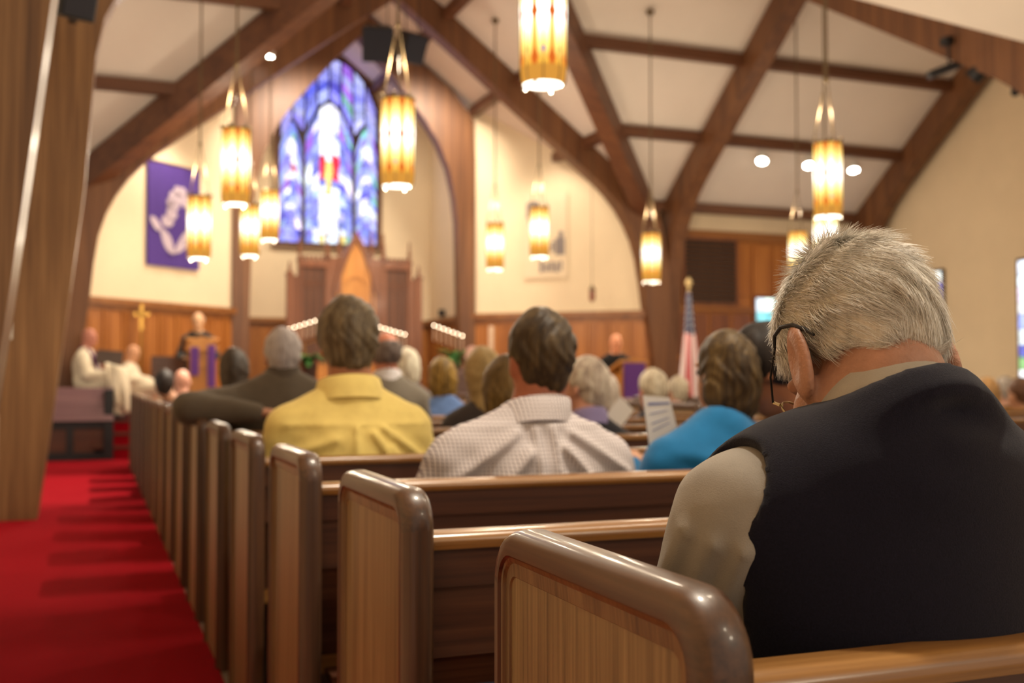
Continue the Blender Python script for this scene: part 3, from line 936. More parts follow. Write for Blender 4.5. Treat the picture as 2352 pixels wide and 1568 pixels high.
def lobe(p, q, w, n=10):
    p, q = Vector(p), Vector(q); d = q - p; nn = Vector((-d.y, d.x)).normalized()
    up = [p + d * (i / n) + nn * (w * math.sin(math.pi * i / n) ** .7) for i in range(n + 1)]
    dn = [p + d * (i / n) - nn * (w * math.sin(math.pi * i / n) ** .7) for i in range(n - 1, 0, -1)]
    blob([tuple(v) for v in up + dn])
lobe((.23, .36), (.50, .13), .075); lobe((.50, .14), (.90, .42), .07); lobe((.03, .46), (.26, .34), .05)
for cx, cz, rx, rz in ((.36, .44, .13, .055), (.44, .52, .12, .06), (.46, .60, .13, .055), (.52, .68, .16, .07), (.60, .75, .15, .055), (.70, .66, .08, .06), (.40, .62, .07, .05)):
    blob([(cx + rx * math.cos(t * .5236) * (1 + .18 * math.sin(t * 5)), cz + rz * math.sin(t * .5236) * (1 + .15 * math.cos(t * 3))) for t in range(12)])

BR = ((CX + 2.1, CY), (SHR + .05, 17.0)); nr = Vector((BR[1][1] - BR[0][1], -(BR[1][0] - BR[0][0]), 0)).normalized()
M['greyprint'] = plain('grey print', rgb(132, 122, 120), 0.85, noise=.2, nscale=20)
M['whitecloth'] = plain('off-white banner cloth', rgb(226, 205, 174), 0.85)
c0 = on_wall(1205, 640, *BR) + nr * .04; c1 = on_wall(1305, 640, *BR) + nr * .04; ct = on_wall(1205, 445, *BR)
bw2 = (Vector((c1.x - c0.x, c1.y - c0.y, 0))).length; bh2 = ct.z - c0.z
b2 = empty('wall_banner', (c0.x, c0.y, c0.z), math.atan2(c1.y - c0.y, c1.x - c0.x)); tag(b2, 'pale banner with faint grey marks on the wall right of the chancel', 'banner')
mb = MB(); mb.box((0, 0, 0), (bw2, .008, bh2)); mb.build('cloth', M['whitecloth'], b2)
def mark(u0, v0, u1, v1):
    mb = MB(); mb.box((u0 * bw2, -.003, v0 * bh2), (u1 * bw2, 0, v1 * bh2)); mb.build('print_shape', M['greyprint'], b2)
for r in ((.06, .70, .16, .88), (.12, .82, .34, .90), (.10, .62, .14, .70), (.72, .26, .94, .46), (.80, .46, .90, .54), (.36, .06, .44, .20), (.47, .07, .56, .17), (.59, .07, .68, .19), (.71, .06, .80, .18), (.83, .08, .88, .2), (.62, .3, .70, .42)): mark(*r)

# ---------------------------------------------------------------- carved screen behind the altar
RX, RY, RZ = 4.49, 19.62, .521
M['darkoak'] = wood('dark recessed oak', rgb(56, 32, 20), rgb(84, 50, 32), rgb(104, 64, 42), 'Z', .5, 0, .35, .03)
rd = empty('reredos', (RX, RY, RZ)); tag(rd, 'carved brown wooden altar screen with pinnacles below the big window', 'altar screen')
def post(u, ztop, zfin, w=.07, mat='rered'):
    mb = MB(); mb.box((u - w / 2, -.06, 0), (u + w / 2, .06, ztop - RZ)); mb.box((u - w / 2 - .015, -.075, ztop - RZ - .05), (u + w / 2 + .015, .075, ztop - RZ))
    p = mb.build('post', M[mat], rd)
    f = MB(); h = zfin - ztop
    f.lathe([(.045, 0), (.030, h * .25), (.038, h * .32), (.016, h * .7), (.026, h * .78), (.002, h)], c=(u, 0, ztop - RZ), n=8); f.build('finial', M[mat], p, True)
for s in (-1, 1):
    post(s * 1.20, 3.00, 3.22, .11); post(s * 1.02, 3.26, 3.66, .07); post(s * .52, 3.34, 3.80, .08); post(s * .30, 3.42, 3.86, .06)
    mb = MB(); mb.box((s * .77 - .25, -.03, 0), (s * .77 + .25, .03, 2.62)); mb.build('side_panel', M['darkoak'], rd)
    mb = MB(); mb.box((s * .77 - .27, -.07, 2.58), (s * .77 + .27, .07, 2.72)); mb.build('cornice', M['rered'], rd, bevel=.012)
    for k in range(7):
        mb = MB(); u = s * .77 - .24 + k * .08; mb.box((u - .022, -.06, 2.72), (u + .022, .06, 2.80)); mb.build('crenel', M['rered'], rd)
    for k in range(4):
        u = s * .77 - .18 + k * .12
        mb = MB(); mb.box((u - .012, -.055, .1), (u + .012, -.03, 2.55)); mb.build('mullion', M['rered'], rd)
        t = MB(); t.strip([(u - .05 * math.cos(math.pi * i / 8), 2.22 + .11 * math.sin(math.pi * i / 8)) for i in range(9)], [(u - .062 * math.cos(math.pi * i / 8), 2.22 + .135 * math.sin(math.pi * i / 8)) for i in range(9)], lambda a, z: (a, -.055, z), lambda a, z: (a, -.03, z)); t.build('tracery', M['rered'], rd)
    mb = MB(); mb.box((s * 1.11 - .06, -.03, 0), (s * 1.11 + .06, .03, 2.42)); mb.build('wing_panel', M['rered'], rd)
    mb = MB(); mb.box((s * .39 - .12, -.04, 0), (s * .39 + .12, .04, 2.78)); mb.build('flank_panel', M['rered'], rd)
mb = MB(); mb.prism([(-.36, 0), (.36, 0), (.36, 2.15), (.27, 2.5), (.12, 2.9), (0, 3.1), (-.12, 2.9), (-.27, 2.5), (-.36, 2.15)], lambda a, z: (a, -.05, z), lambda a, z: (a, .05, z)); mb.build('centre_panel', M['redlite'], rd)
for s in (-1, 1):
    mb = MB(); mb.strip([(s * .36, 2.12), (s * .27, 2.48), (s * .12, 2.88), (0, 3.1)], [(s * .43, 2.14), (s * .34, 2.54), (s * .18, 2.96), (0, 3.26)], lambda a, z: (a, -.09, z), lambda a, z: (a, .06, z)); mb.build('gable_moulding', M['rered'], rd)
for k in range(3):
    mb = MB(); mb.strip([(-.15 * math.cos(math.pi * i / 10), 1.5 + k * .4 + .13 * math.sin(math.pi * i / 10)) for i in range(11)], [(-.18 * math.cos(math.pi * i / 10), 1.5 + k * .4 + .17 * math.sin(math.pi * i / 10)) for i in range(11)], lambda a, z: (a, -.075, z), lambda a, z: (a, -.05, z)); mb.build('carving', M['redlite'], rd)
# altar table
al = empty('altar_table', (4.45, 19.05, RZ)); tag(al, 'wooden altar table before the carved screen', 'altar')
mb = MB(); mb.box((-1.0, -.35, .92), (1.0, .35, 1.0)); mb.build('table_top', M['rered'], al, bevel=.01)
mb = MB(); mb.box((-.9, -.28, .08), (.9, .28, .92)); mb.build('table_body', M['rered'], al)
mb = MB(); mb.box((-.95, -.32, 0), (.95, .32, .08)); mb.build('plinth', M['rered'], al)
for k in range(3):
    mb = MB(); mb.box((-.82 + k * .57, -.30, .18), (-.82 + k * .57 + .5, -.28, .84)); mb.build('panel', M['redlite'], al, bevel=.006)

# ---------------------------------------------------------------- candle stands
def candle_rack(p, q, d, label, n=7):
    """slanting row of n candles whose flames run from pixel p to pixel q at depth d"""
    f = [at(p[0] + (q[0] - p[0]) * i / (n - 1), p[1] + (q[1] - p[1]) * i / (n - 1), d) for i in range(n)]
    base = (f[0] + f[-1]) / 2; base.z = RZ
    t = empty('candle_stand', base); tag(t, label, 'candle stand', 'brass candle stands')
    loc = [v - base for v in f]
    ch = .27
    b = MB(); b.lathe([(.16, 0), (.16, .02), (.05, .05), (.022, .09), (.016, .5)], n=14)
    mid = loc[n // 2]
    b.tube([(0, 0, .5), (mid.x, mid.y, mid.z - ch - .10)], .014, 8); b.build('stem', M['brass'], t, True, 50)
    b = MB(); b.tube([loc[0] - Vector((0, 0, ch + .07)), loc[-1] - Vector((0, 0, ch + .07))], .012, 8); b.build('arm', M['brass'], t, True)
    for i, v in enumerate(loc):
        cu = MB(); cu.lathe([(.008, -.05), (.012, -.02), (.034, 0), (.034, .012), (.014, .014)], c=(v.x, v.y, v.z - ch), n=10); cu.build('candle_cup', M['brass'], t, True, 50)
        cd = MB(); cd.lathe([(.0105, 0), (.0105, ch - .055), (.004, ch - .05)], c=(v.x, v.y, v.z - ch + .01), n=10); c = cd.build('candle', M['wax'], t, True, 50)
        fl = MB(); fl.lathe([(.001, -.016), (.008, -.008), (.009, 0), (.006, .010), (.0005, .018)], c=(v.x, v.y, v.z), n=8); fl.build('flame', M['flame'], c, True)
    return t
candle_rack((665, 755), (735, 733), 18.6, 'slanting row of lit candles left of the yellow-shirted man')
candle_rack((862, 748), (930, 768), 18.6, 'slanting row of lit candles just right of the yellow-shirted man')
candle_rack((997, 747), (1062, 771), 18.2, 'slanting row of lit candles beneath the right chancel column')
# paschal candle
p = at(1128, 748, 17.8)
t = empty('candle_stand', (p.x, p.y, RZ)); tag(t, 'tall thick white candle on a stand before the right panelling', 'candle stand')
h = p.z - RZ
b = MB(); b.lathe([(.18, 0), (.18, .03), (.04, .08), (.03, h - .62), (.07, h - .56), (.07, h - .54)], n=14); b.build('stem', M['brass'], t, True, 50)
b = MB(); b.lathe([(.045, h - .54), (.045, h - .01), (.01, h)], n=14); b.build('candle', M['wax'], t, True, 50)

# ---------------------------------------------------------------- ferns
M['fern'] = plain('fern leaf', rgb(52, 104, 40), 0.6, noise=.4, nscale=12)
M['pot'] = plain('dark pot', rgb(60, 44, 34), 0.6)
def fern(px, py, d, label, r=.26):
    c = at(px, py, d)
    t = empty('potted_fern', (c.x, c.y, RZ)); tag(t, label, 'plant', 'potted ferns by the candles')
    h = c.z - RZ
    b = MB(); b.lathe([(.13, 0), (.13, .02), (.03, .05), (.03, h - .36), (.10, h - .34), (.10, h - .32)], n=12); b.build('plant_stand', M['pot'], t, True, 50)
    b = MB(); b.lathe([(.09, h - .32), (.13, h - .12), (.115, h - .12), (.10, h - .15)], n=14); b.build('pot', M['pot'], t, True, 50)
    rr = random.Random(int(px))
    for k in range(34):
        th = rr.uniform(0, 2 * math.pi); L = r * rr.uniform(.7, 1.15); up = rr.uniform(.35, 1.2)
        f = MB(); vs, fs = [], []
        n = 7
        for i in range(n + 1):
            s_ = i / n
            rad = L * s_; zz = h - .13 + L * (up * s_ - 1.0 * s_ * s_ * (1.2 - up * .4)) + .06
            w = .035 * math.sin(math.pi * min(1, s_ * .92 + .06)) + .003
            cx, cy = rad * math.cos(th), rad * math.sin(th)
            vs += [(cx - w * math.sin(th), cy + w * math.cos(th), zz - .008), (cx, cy, zz + .006), (cx + w * math.sin(th), cy - w * math.cos(th), zz - .008)]
        for i in range(n):
            fs += [(3 * i, 3 * i + 1, 3 * i + 4, 3 * i + 3), (3 * i + 1, 3 * i + 2, 3 * i + 5, 3 * i + 4)]
        f.add(vs, fs); f.build('frond', M['fern'], t, True)
fern(1042, 812, 17.4, 'green fern below the right row of candles')
fern(712, 818, 17.4, 'green fern between the grey-suited and yellow-shirted men')

# ---------------------------------------------------------------- lecterns
M['stole'] = plain('purple stole cloth', rgb(104, 58, 140), 0.8, bump=.2)
def lectern(p, h, w, label, cloth):
    t = empty('lectern', p); tag(t, label, 'lectern')
    mb = MB(); mb.box((-w * .36, -.16, .06), (w * .36, .16, h - .14)); mb.build('body', M['redlite'], t)
    mb = MB(); mb.box((-w * .44, -.22, 0), (w * .44, .22, .06)); mb.build('plinth', M['rered'], t, bevel=.01)
    mb = MB(); mb.beam((-w / 2, 0, h - .06), (w / 2, 0, h - .06), .44, .05, up=(0, .35, 1)); mb.build('book_rest', M['redlite'], t, bevel=.01)
    mb = MB(); mb.prism([(-w * .46, h - .16), (w * .46, h - .16), (w * .46, h - .06), (w * .2, h + .03), (0, h + .06), (-w * .2, h + .03), (-w * .46, h - .06)], lambda a, z: (a, -.215, z), lambda a, z: (a, -.185, z)); mb.build('crest', M['redlite'], t)
    mb = MB(); mb.strip([(-w * .25 * math.cos(math.pi * i / 10), h * .55 + .13 * math.sin(math.pi * i / 10)) for i in range(11)], [(-w * .30 * math.cos(math.pi * i / 10), h * .55 + .17 * math.sin(math.pi * i / 10)) for i in range(11)], lambda a, z: (a, -.185, z), lambda a, z: (a, -.16, z)); mb.build('carving', M['redlite'], t)
    for u0, u1, z0, z1 in cloth:
        mb = MB(); n = 8
        us = [u0 + (u1 - u0) * i / n for i in range(n + 1)]
        mb.strip([(u, z0) for u in us], [(u, z1) for u in us], lambda u, z: (u, -.232 - .006 * math.sin(u * 60), z), lambda u, z: (u, -.226 - .006 * math.sin(u * 60), z)); mb.build('hanging_cloth', M['stole'], t, True)
    return t
p = at(462, 782, 15.6); lectern((p.x, p.y, RZ), p.z - RZ, .46, 'carved oak lectern with two purple strips before the man in black on the left', ((-.16, -.05, .62, 1.02), (.07, .18, .45, 1.05)))
p = at(1440, 832, 15.2); lectern((p.x, p.y, .012), p.z - .012, .42, 'small oak lectern under a purple cloth on the right', ((-.17, .17, .55, 1.30),))

# bench behind the left lectern
bp = at(405, 822, 16.4)
t = empty('chancel_bench', (bp.x, bp.y, RZ)); tag(t, 'dark wooden bench back left of the carved lectern', 'bench')
hh = bp.z - RZ
mb = MB(); mb.box((-.35, .18, .42), (.35, .22, hh + .03)); mb.build('backrest', M['pewback'], t)
mb = MB(); mb.box((-.35, -.22, .38), (.35, .22, .43)); mb.build('seat', M['pewback'], t)
for x in (-.33, .33):
    mb = MB(); mb.box((x - .03, -.22, 0), (x + .03, .24, .7)); mb.build('side_panel', M['pewback'], t)

# processional cross
p = at(325, 725, 16.55)
t = empty('standing_cross', (p.x, p.y, RZ)); tag(t, 'pale gold cross on a staff before the left panelling', 'cross')
h = p.z - RZ
mb = MB(); mb.lathe([(.14, 0), (.14, .03), (.02, .07), (.014, h - .22)], n=12); mb.build('staff', M['brass'], t, True, 50)
mb = MB(); mb.box((-.025, -.012, h - .22), (.025, .012, h + .18)); mb.box((-.12, -.012, h), (.12, .012, h + .05)); mb.lathe([(.05, -.012), (.062, -.012), (.062, .012), (.05, .012)], c=(0, 0, h + .025), n=16); mb.build('cross_head', M['brass'], t)

# hanging sanctuary lamp on the right
p = at(1360, 694, 18.3)
t = empty('sanctuary_lamp', p); tag(t, 'tiny reddish hanging lamp on a cord before the right chancel wall', 'lamp')
M['redglass'] = plain('dull red glass', rgb(128, 74, 54), 0.3)
mb = MB(); mb.lathe([(.01, 0), (.05, .05), (.055, .14), (.045, .20), (.02, .24)], n=12); mb.build('glass', M['redglass'], t, True, 60)
mb = MB(); mb.lathe([(.05, .20), (.06, .21), (.02, .27), (.005, .30)], n=12); mb.tube([(0, 0, .29), (0, 0, roof_z(p.x, p.y) - p.z + .03)], .005, 5); mb.build('cord', M['lamprod'], t)

# small black monitor on the panelling cap
q = on_wall(1024, 716, (CX + 2.15, CY), (CX + 2.15, YW))
q = Vector((CX + 2.06, min(q.y, 21.2), WZ))
t = empty('small_speaker', q); tag(t, 'tiny black box on the panelling cap right of the carved screen', 'speaker')
mb = MB(); mb.box((-.05, -.06, .03), (.05, .06, .17)); mb.build('cabinet', M['black'], t, bevel=.008)
mb = MB(); mb.lathe([(.03, 0), (.03, .01), (.012, .015), (.012, .035)], n=10); mb.build('stand', M['black'], t)

# ---------------------------------------------------------------- flag
p = at(1582, 650, 16.6)
t = empty('flag_stand', (p.x, p.y, .0)); tag(t, 'furled national flag on a pole with a pale finial by the arch column', 'flag')
h = p.z
mb = MB(); mb.lathe([(.16, 0), (.16, .03), (.05, .07), (.03, .12)], n=14); mb.build('base', M['brass'], t, True, 50)
mb = MB(); mb.tube([(0, 0, .1), (0, 0, h - .10)], .015, 8); mb.build('pole', M['rered'], t, True)
M['finial'] = plain('pale gilt finial', rgb(196, 170, 120), 0.4, metal=.3)
mb = MB(); mb.lathe([(.012, -.12), (.03, -.10), (.012, -.07), (.05, -.02), (.055, .02), (.03, .06), (.005, .09)], c=(0, 0, h), n=12); f = mb.build('finial', M['finial'], t, True)
def flag_mat():
    m, nt, b = new_mat('flag cloth')
    tc = N(nt, 'ShaderNodeUVMap'); sp = N(nt, 'ShaderNodeSeparateXYZ'); nt.links.new(tc.outputs[0], sp.inputs[0])
    s = N(nt, 'ShaderNodeMath', operation='MULTIPLY'); s.inputs[1].default_value = 12.0; nt.links.new(sp.outputs[0], s.inputs[0])
    f = N(nt, 'ShaderNodeMath', operation='FRACT'); nt.links.new(s.outputs[0], f.inputs[0])
    g = N(nt, 'ShaderNodeMath', operation='GREATER_THAN'); g.inputs[1].default_value = .5; nt.links.new(f.outputs[0], g.inputs[0])
    m1 = N(nt, 'ShaderNodeMix', data_type='RGBA'); m1.inputs[6].default_value = rgb(190, 30, 48); m1.inputs[7].default_value = rgb(232, 216, 216); nt.links.new(g.outputs[0], m1.inputs['Factor'])
    # canton with a lattice of stars
    cu = N(nt, 'ShaderNodeMath', operation='LESS_THAN'); cu.inputs[1].default_value = 2.0; nt.links.new(sp.outputs[0], cu.inputs[0])
    cv = N(nt, 'ShaderNodeMath', operation='GREATER_THAN'); cv.inputs[1].default_value = .60; nt.links.new(sp.outputs[1], cv.inputs[0])
    c = N(nt, 'ShaderNodeMath', operation='MULTIPLY'); nt.links.new(cu.outputs[0], c.inputs[0]); nt.links.new(cv.outputs[0], c.inputs[1])
    vo = N(nt, 'ShaderNodeTexVoronoi', inp={'Scale': 16.0, 'Randomness': 0.0}); nt.links.new(tc.outputs[0], vo.inputs['Vector'])
    st = N(nt, 'ShaderNodeMath', operation='LESS_THAN'); st.inputs[1].default_value = .22; nt.links.new(vo.outputs['Distance'], st.inputs[0])
    m2 = N(nt, 'ShaderNodeMix', data_type='RGBA'); m2.inputs[6].default_value = rgb(36, 36, 74); m2.inputs[7].default_value = rgb(210, 210, 215); nt.links.new(st.outputs[0], m2.inputs['Factor'])
    m3 = N(nt, 'ShaderNodeMix', data_type='RGBA'); nt.links.new(c.outputs[0], m3.inputs['Factor']); nt.links.new(m1.outputs[2], m3.inputs[6]); nt.links.new(m2.outputs[2], m3.inputs[7])
    nt.links.new(m3.outputs[2], b.inputs['Base Color']); b.inputs['Roughness'].default_value = .8
    return m
me = bpy.data.meshes.new('flag_cloth'); vs, fs, uvs = [], [], []
nu, nv_ = 72, 30
for i in range(nu + 1):
    for j in range(nv_ + 1):
        a, v = 2 * math.pi * i / nu, j / nv_
        # gathered round the pole at the top, swinging out in deep folds below
        r = .035 + .135 * (1 - v) ** 1.15
        r *= 1 + (.30 * math.sin(6 * a + 1.2 * v) + .12 * math.sin(11 * a)) * (1 - .55 * v)
        vs.append((.03 * (1 - v) + r * math.cos(a) * 1.05, r * math.sin(a) * .75, h - .16 - (1 - v) * 1.55 - .05 * math.sin(3 * a) * (1 - v))); uvs.append((i / nu, v))
for i in range(nu):
    for j in range(nv_):
        fs.append((i * (nv_ + 1) + j, (i + 1) * (nv_ + 1) + j, (i + 1) * (nv_ + 1) + j + 1, i * (nv_ + 1) + j + 1))
me.from_pydata(vs, [], fs); uvl = me.uv_layers.new(name='UVMap')
for l in me.loops: uvl.data[l.index].uv = uvs[l.vertex_index]
me.polygons.foreach_set('use_smooth', [True] * len(fs)); link('flag_cloth', me, flag_mat(), t).modifiers.new('thick', 'SOLIDIFY').thickness = .004

# ---------------------------------------------------------------- speakers and stage lights
def speaker(px, py, d, size, aim, label, hang=True, group='black loudspeakers'):
    p = at(px, py, d)
    t = empty('loudspeaker', p); tag(t, label, 'speaker', group)
    a = (Vector(aim) - p).normalized()
    M3 = a.to_track_quat('-Y', 'Z').to_matrix().to_4x4()
    w, dp, hh = size
    mb = MB(); mb.prism([(-w / 2, -dp / 2), (w / 2, -dp / 2), (w * .36, dp / 2), (-w * .36, dp / 2)], lambda x, y: M3 @ Vector((x, y, -hh / 2)), lambda x, y: M3 @ Vector((x, y, hh / 2))); mb.build('cabinet', M['black'], t, bevel=.015)
    mb = MB(); mb.box((-w / 2 + .02, -dp / 2 - .012, -hh / 2 + .02), (w / 2 - .02, -dp / 2, hh / 2 - .02)); mb.v = [tuple(M3 @ Vector(v)) for v in mb.v]; mb.build('front_grille', M['navybox'], t)
    if hang:
        mb = MB(); top = roof_z(p.x, p.y) - p.z + .02
        for s in (-1, 1): mb.tube([M3 @ Vector((s * w * .3, 0, hh / 2 - .02)), (s * w * .3, 0, top)], .008, 6)
        mb.build('hanging_bracket', M['black'], t)
    else:
        mb = MB(); mb.beam((0, .0, -.05), (0, dp / 2 + .25, -.05), .06, .06); mb.build('wall_bracket', M['black'], t)
    return t
speaker(868, 100, 16.0, (.46, .40, .50), (1.0, 4, 1), 'left one of two black loudspeakers hung above the chancel arch')
speaker(940, 108, 16.45, (.40, .36, .44), (8.5, 5, 1), 'right one of two black loudspeakers hung above the chancel arch')
speaker(165, -8, 7.8, (.27, .26, .30), (4.5, 0, 1), 'black loudspeaker on the near left arch at the top edge', False)

def par_can(px, py, d, L, r, aim, label, top):
    p = at(px, py, d); t = empty('stage_light', p); tag(t, label, 'stage light', 'black stage lights under the timber beam')
    a = Vector(aim).normalized()
    mb = MB(); mb.tube([-a * L / 2, -a * L * .1, a * L / 2], [r * .7, r, r], 14); mb.build('can', M['black'], t, True, 40)
    mb = MB(); mb.tube([(0, 0, 0), (0, 0, top)], .015, 6); mb.build('yoke', M['black'], t)
    mb = MB(); mb.box((-.05, -.05, top - .02), (.05, .05, top + .03)); mb.build('clamp', M['black'], t)
par_can(2252, 160, 12.6, .26, .10, (-.3, .6, -.6), 'largest black stage light on the bar under the beam', .20)
par_can(2292, 162, 12.6, .13, .055, (.4, .5, -.7), 'small black stage light beside the bar, right of it', .16)
par_can(2336, 205, 12.2, .20, .06, (.6, .3, .5), 'black stage light at the right edge under the timber beam', .26)
t = empty('light_bar', at(2180, 150, 12.9)); tag(t, 'slanting black bar fixture under the timber beam at upper right', 'light bar')
q0 = at(2132, 174, 12.9) - t.location; q1 = at(2236, 134, 12.9) - t.location
mb = MB(); mb.beam(q0, q1, .12, .09); mb.build('bar', M['black'], t, bevel=.012)
mb = MB(); mb.tube([(0, 0, 0), at(2176, 98, 12.9) - t.location], .014, 6); mb.build('drop_rod', M['black'], t)
mb = MB(); k = at(2176, 98, 12.9) - t.location; mb.box((k.x - .06, k.y - .06, k.z - .03), (k.x + .06, k.y + .06, k.z + .06)); mb.build('clamp', M['black'], t)

# ---------------------------------------------------------------- light switch
p = at(33, 765, 8.9); y = YB - .162
t = empty('light_switch', (-.60, y, p.z)); tag(t, 'small white switch plate on the left timber arch leg', 'light switch')
mb = MB(); mb.box((-.028, -.008, -.07), (.028, 0, .07)); mb.build('plate', M['white'], t, bevel=.003)
mb = MB(); mb.box((-.008, -.016, -.018), (.008, -.008, .018)); mb.build('rocker', M['white'], t)

# ---------------------------------------------------------------- organ console, music stand
M['lilacwood'] = wood('lilac brown veneer', rgb(92, 62, 66), rgb(118, 84, 90), rgb(138, 102, 104), 'X', .35, .3, .4, .02)
t = empty('organ_console', (-.16, 15.55, .012)); tag(t, 'dark organ console with a lilac brown upper panel left of the steps', 'organ')
for x in (-.60, .38):
    mb = MB(); mb.box((x - .06, -.02, 0), (x + .06, .6, .94)); mb.build('side_post', M['black'], t, bevel=.006)
mb = MB(); mb.add([(-.66, -.06, .52), (.44, -.06, .52), (.44, .16, .96), (-.66, .16, .96), (-.66, .60, .52), (.44, .60, .52), (.44, .60, .96), (-.66, .60, .96)], [(0, 1, 2, 3), (4, 7, 6, 5), (0, 4, 5, 1), (1, 5, 6, 2), (2, 6, 7, 3), (3, 7, 4, 0)]); mb.build('upper_panel', M['lilacwood'], t, bevel=.006)
mb = MB(); mb.box((-.54, .05, .04), (.32, .08, .50)); mb.build('lower_panel', M['pewback'], t)
for a, b in (((-.54, .02, .42), (.32, .06, .52)), ((-.54, .02, 0), (.32, .06, .10)), ((-.14, .02, .1), (-.06, .06, .42))):
    mb = MB(); mb.box(a, b); mb.build('rail', M['black'], t)
p = at(250, 818, 15.3)
t = empty('music_stand', (p.x, p.y, RZ)); tag(t, 'dark music stand between the robed figures on the left', 'music stand')
hh = p.z - RZ
mb = MB(); mb.beam((-.17, 0, hh), (.19, 0, hh - .03), .02, .20, up=(0, .35, 1)); mb.build('desk', M['grille'], t)
mb = MB(); mb.tube([(0, 0, .02), (0, 0, hh)], .012, 8); mb.build('pole', M['black'], t)
for k in range(3):
    th = k * 2.094
    mb = MB(); mb.tube([(0, 0, .12), (.2 * math.cos(th), .2 * math.sin(th), .01)], .009, 6); mb.build('leg', M['black'], t)
# ---------------------------------------------------------------- figures: smooth implicit bodies turned into one mesh each
def v3(*a): return np.array(a, dtype=np.float64)


def s_cone(P, a, b, ra, rb):
    a, b = np.asarray(a, float), np.asarray(b, float)
    ab = b - a; L = float(ab @ ab) + 1e-12
    t = np.clip((P - a) @ ab / L, 0, 1)
    d = P - a - t[:, None] * ab
    return np.sqrt((d * d).sum(1)) - (ra + (rb - ra) * t)


def s_ell(P, c, r, Rm=None):
    q = P - np.asarray(c, float)
    if Rm is not None: q = q @ Rm
    r = np.asarray(r, float)
    k0 = np.sqrt(((q / r) ** 2).sum(1)); k1 = np.sqrt(((q / (r * r)) ** 2).sum(1)) + 1e-9
    return k0 * (k0 - 1) / k1


def smin(a, b, k):
    h = np.clip(.5 + .5 * (b - a) / k, 0, 1)
    return b + (a - b) * h - k * h * (1 - h)


def smax(a, b, k): return -smin(-a, -b, k)


def surface_net(fn, lo, hi, h, axes=None):
    """mesh of fn < 0 in the box"""
    if axes is None:
        lo, hi = np.asarray(lo, float), np.asarray(hi, float)
        n = np.maximum(3, np.ceil((hi - lo) / h).astype(int) + 1)
        ax = [lo[i] + h * np.arange(n[i]) for i in range(3)]
    else:
        ax = [np.asarray(a, float) for a in axes]; n = np.array([len(a) for a in ax])
    G = np.stack(np.meshgrid(*ax, indexing='ij'), -1).reshape(-1, 3)
    F = np.empty(len(G))
    for i in range(0, len(G), 400000): F[i:i + 400000] = fn(G[i:i + 400000])
    F = F.reshape(n)
    S = F < 0
    nx, ny, nz = n - 1
    cnt = np.zeros((nx, ny, nz)); acc = np.zeros((nx, ny, nz, 3))
    cs = [(i, j, k) for i in (0, 1) for j in (0, 1) for k in (0, 1)]
    sub = lambda A, c: A[c[0]:c[0] + nx, c[1]:c[1] + ny, c[2]:c[2] + nz]
    for a in cs:
        for d in range(3):
            if a[d]: continue
            b = list(a); b[d] = 1
            fa, fb = sub(F, a), sub(F, b)
            m = (fa < 0) != (fb < 0)
            t = np.where(m, fa / np.where(m, fa - fb, 1), 0)
            cnt += m
            for e in range(3):
                acc[..., e] += m * (a[e] + (t if e == d else 0))
    act = cnt > 0
    idx = -np.ones((nx, ny, nz), int); ii = np.argwhere(act); idx[act] = np.arange(len(ii))
    fr_ = acc[act] / cnt[act][:, None]
    V = np.stack([ax[e][ii[:, e]] + fr_[:, e] * (ax[e][ii[:, e] + 1] - ax[e][ii[:, e]]) for e in range(3)], 1)
    Q = []
    for d in range(3):
        e, f = (d + 1) % 3, (d + 2) % 3
        sl0 = [slice(None)] * 3; sl1 = [slice(None)] * 3
        sl0[d] = slice(0, -1); sl1[d] = slice(1, None)
        A, B = S[tuple(sl0)], S[tuple(sl1)]
        pts = np.argwhere(A != B)
        ok = (pts[:, e] > 0) & (pts[:, f] > 0) & (pts[:, e] < n[e] - 1) & (pts[:, f] < n[f] - 1)
        pts = pts[ok]
        if not len(pts): continue
        ins = A[tuple(pts.T)]
        def cid(de, df):
            q = pts.copy(); q[:, e] -= de; q[:, f] -= df
            return idx[tuple(q.T)]
        q = np.stack([cid(0, 0), cid(1, 0), cid(1, 1), cid(0, 1)], 1)
        q[~ins] = q[~ins][:, ::-1]
        Q.append(q)
    return V, np.concatenate(Q)[:, ::-1]


def net_mesh(name, V, Q, mats, mi=None):
    me = bpy.data.meshes.new(name)
    me.from_pydata(V.tolist(), [], Q.tolist())
    for m in mats: me.materials.append(m)
    if mi is not None: me.polygons.foreach_set('material_index', mi.astype(np.int32))
    me.polygons.foreach_set('use_smooth', np.ones(len(Q), bool))
    me.update()
    return me


def rotm(pitch, yaw, roll=0.0):
    """columns are the head's x (right), y (forward), z (up); pitch > 0 looks down, yaw > 0 turns left"""
    return np.array((Matrix.Rotation(yaw, 3, 'Z') @ Matrix.Rotation(-pitch, 3, 'X') @ Matrix.Rotation(roll, 3, 'Y')))


def wob(P, f, a, ph=0.0):
    return a * (np.sin(P[:, 0] * f + ph + 1.7 * np.sin(P[:, 2] * f * .6)) * np.sin(P[:, 2] * f * .8 + 2.1 * ph + np.sin(P[:, 1] * f * .7)))


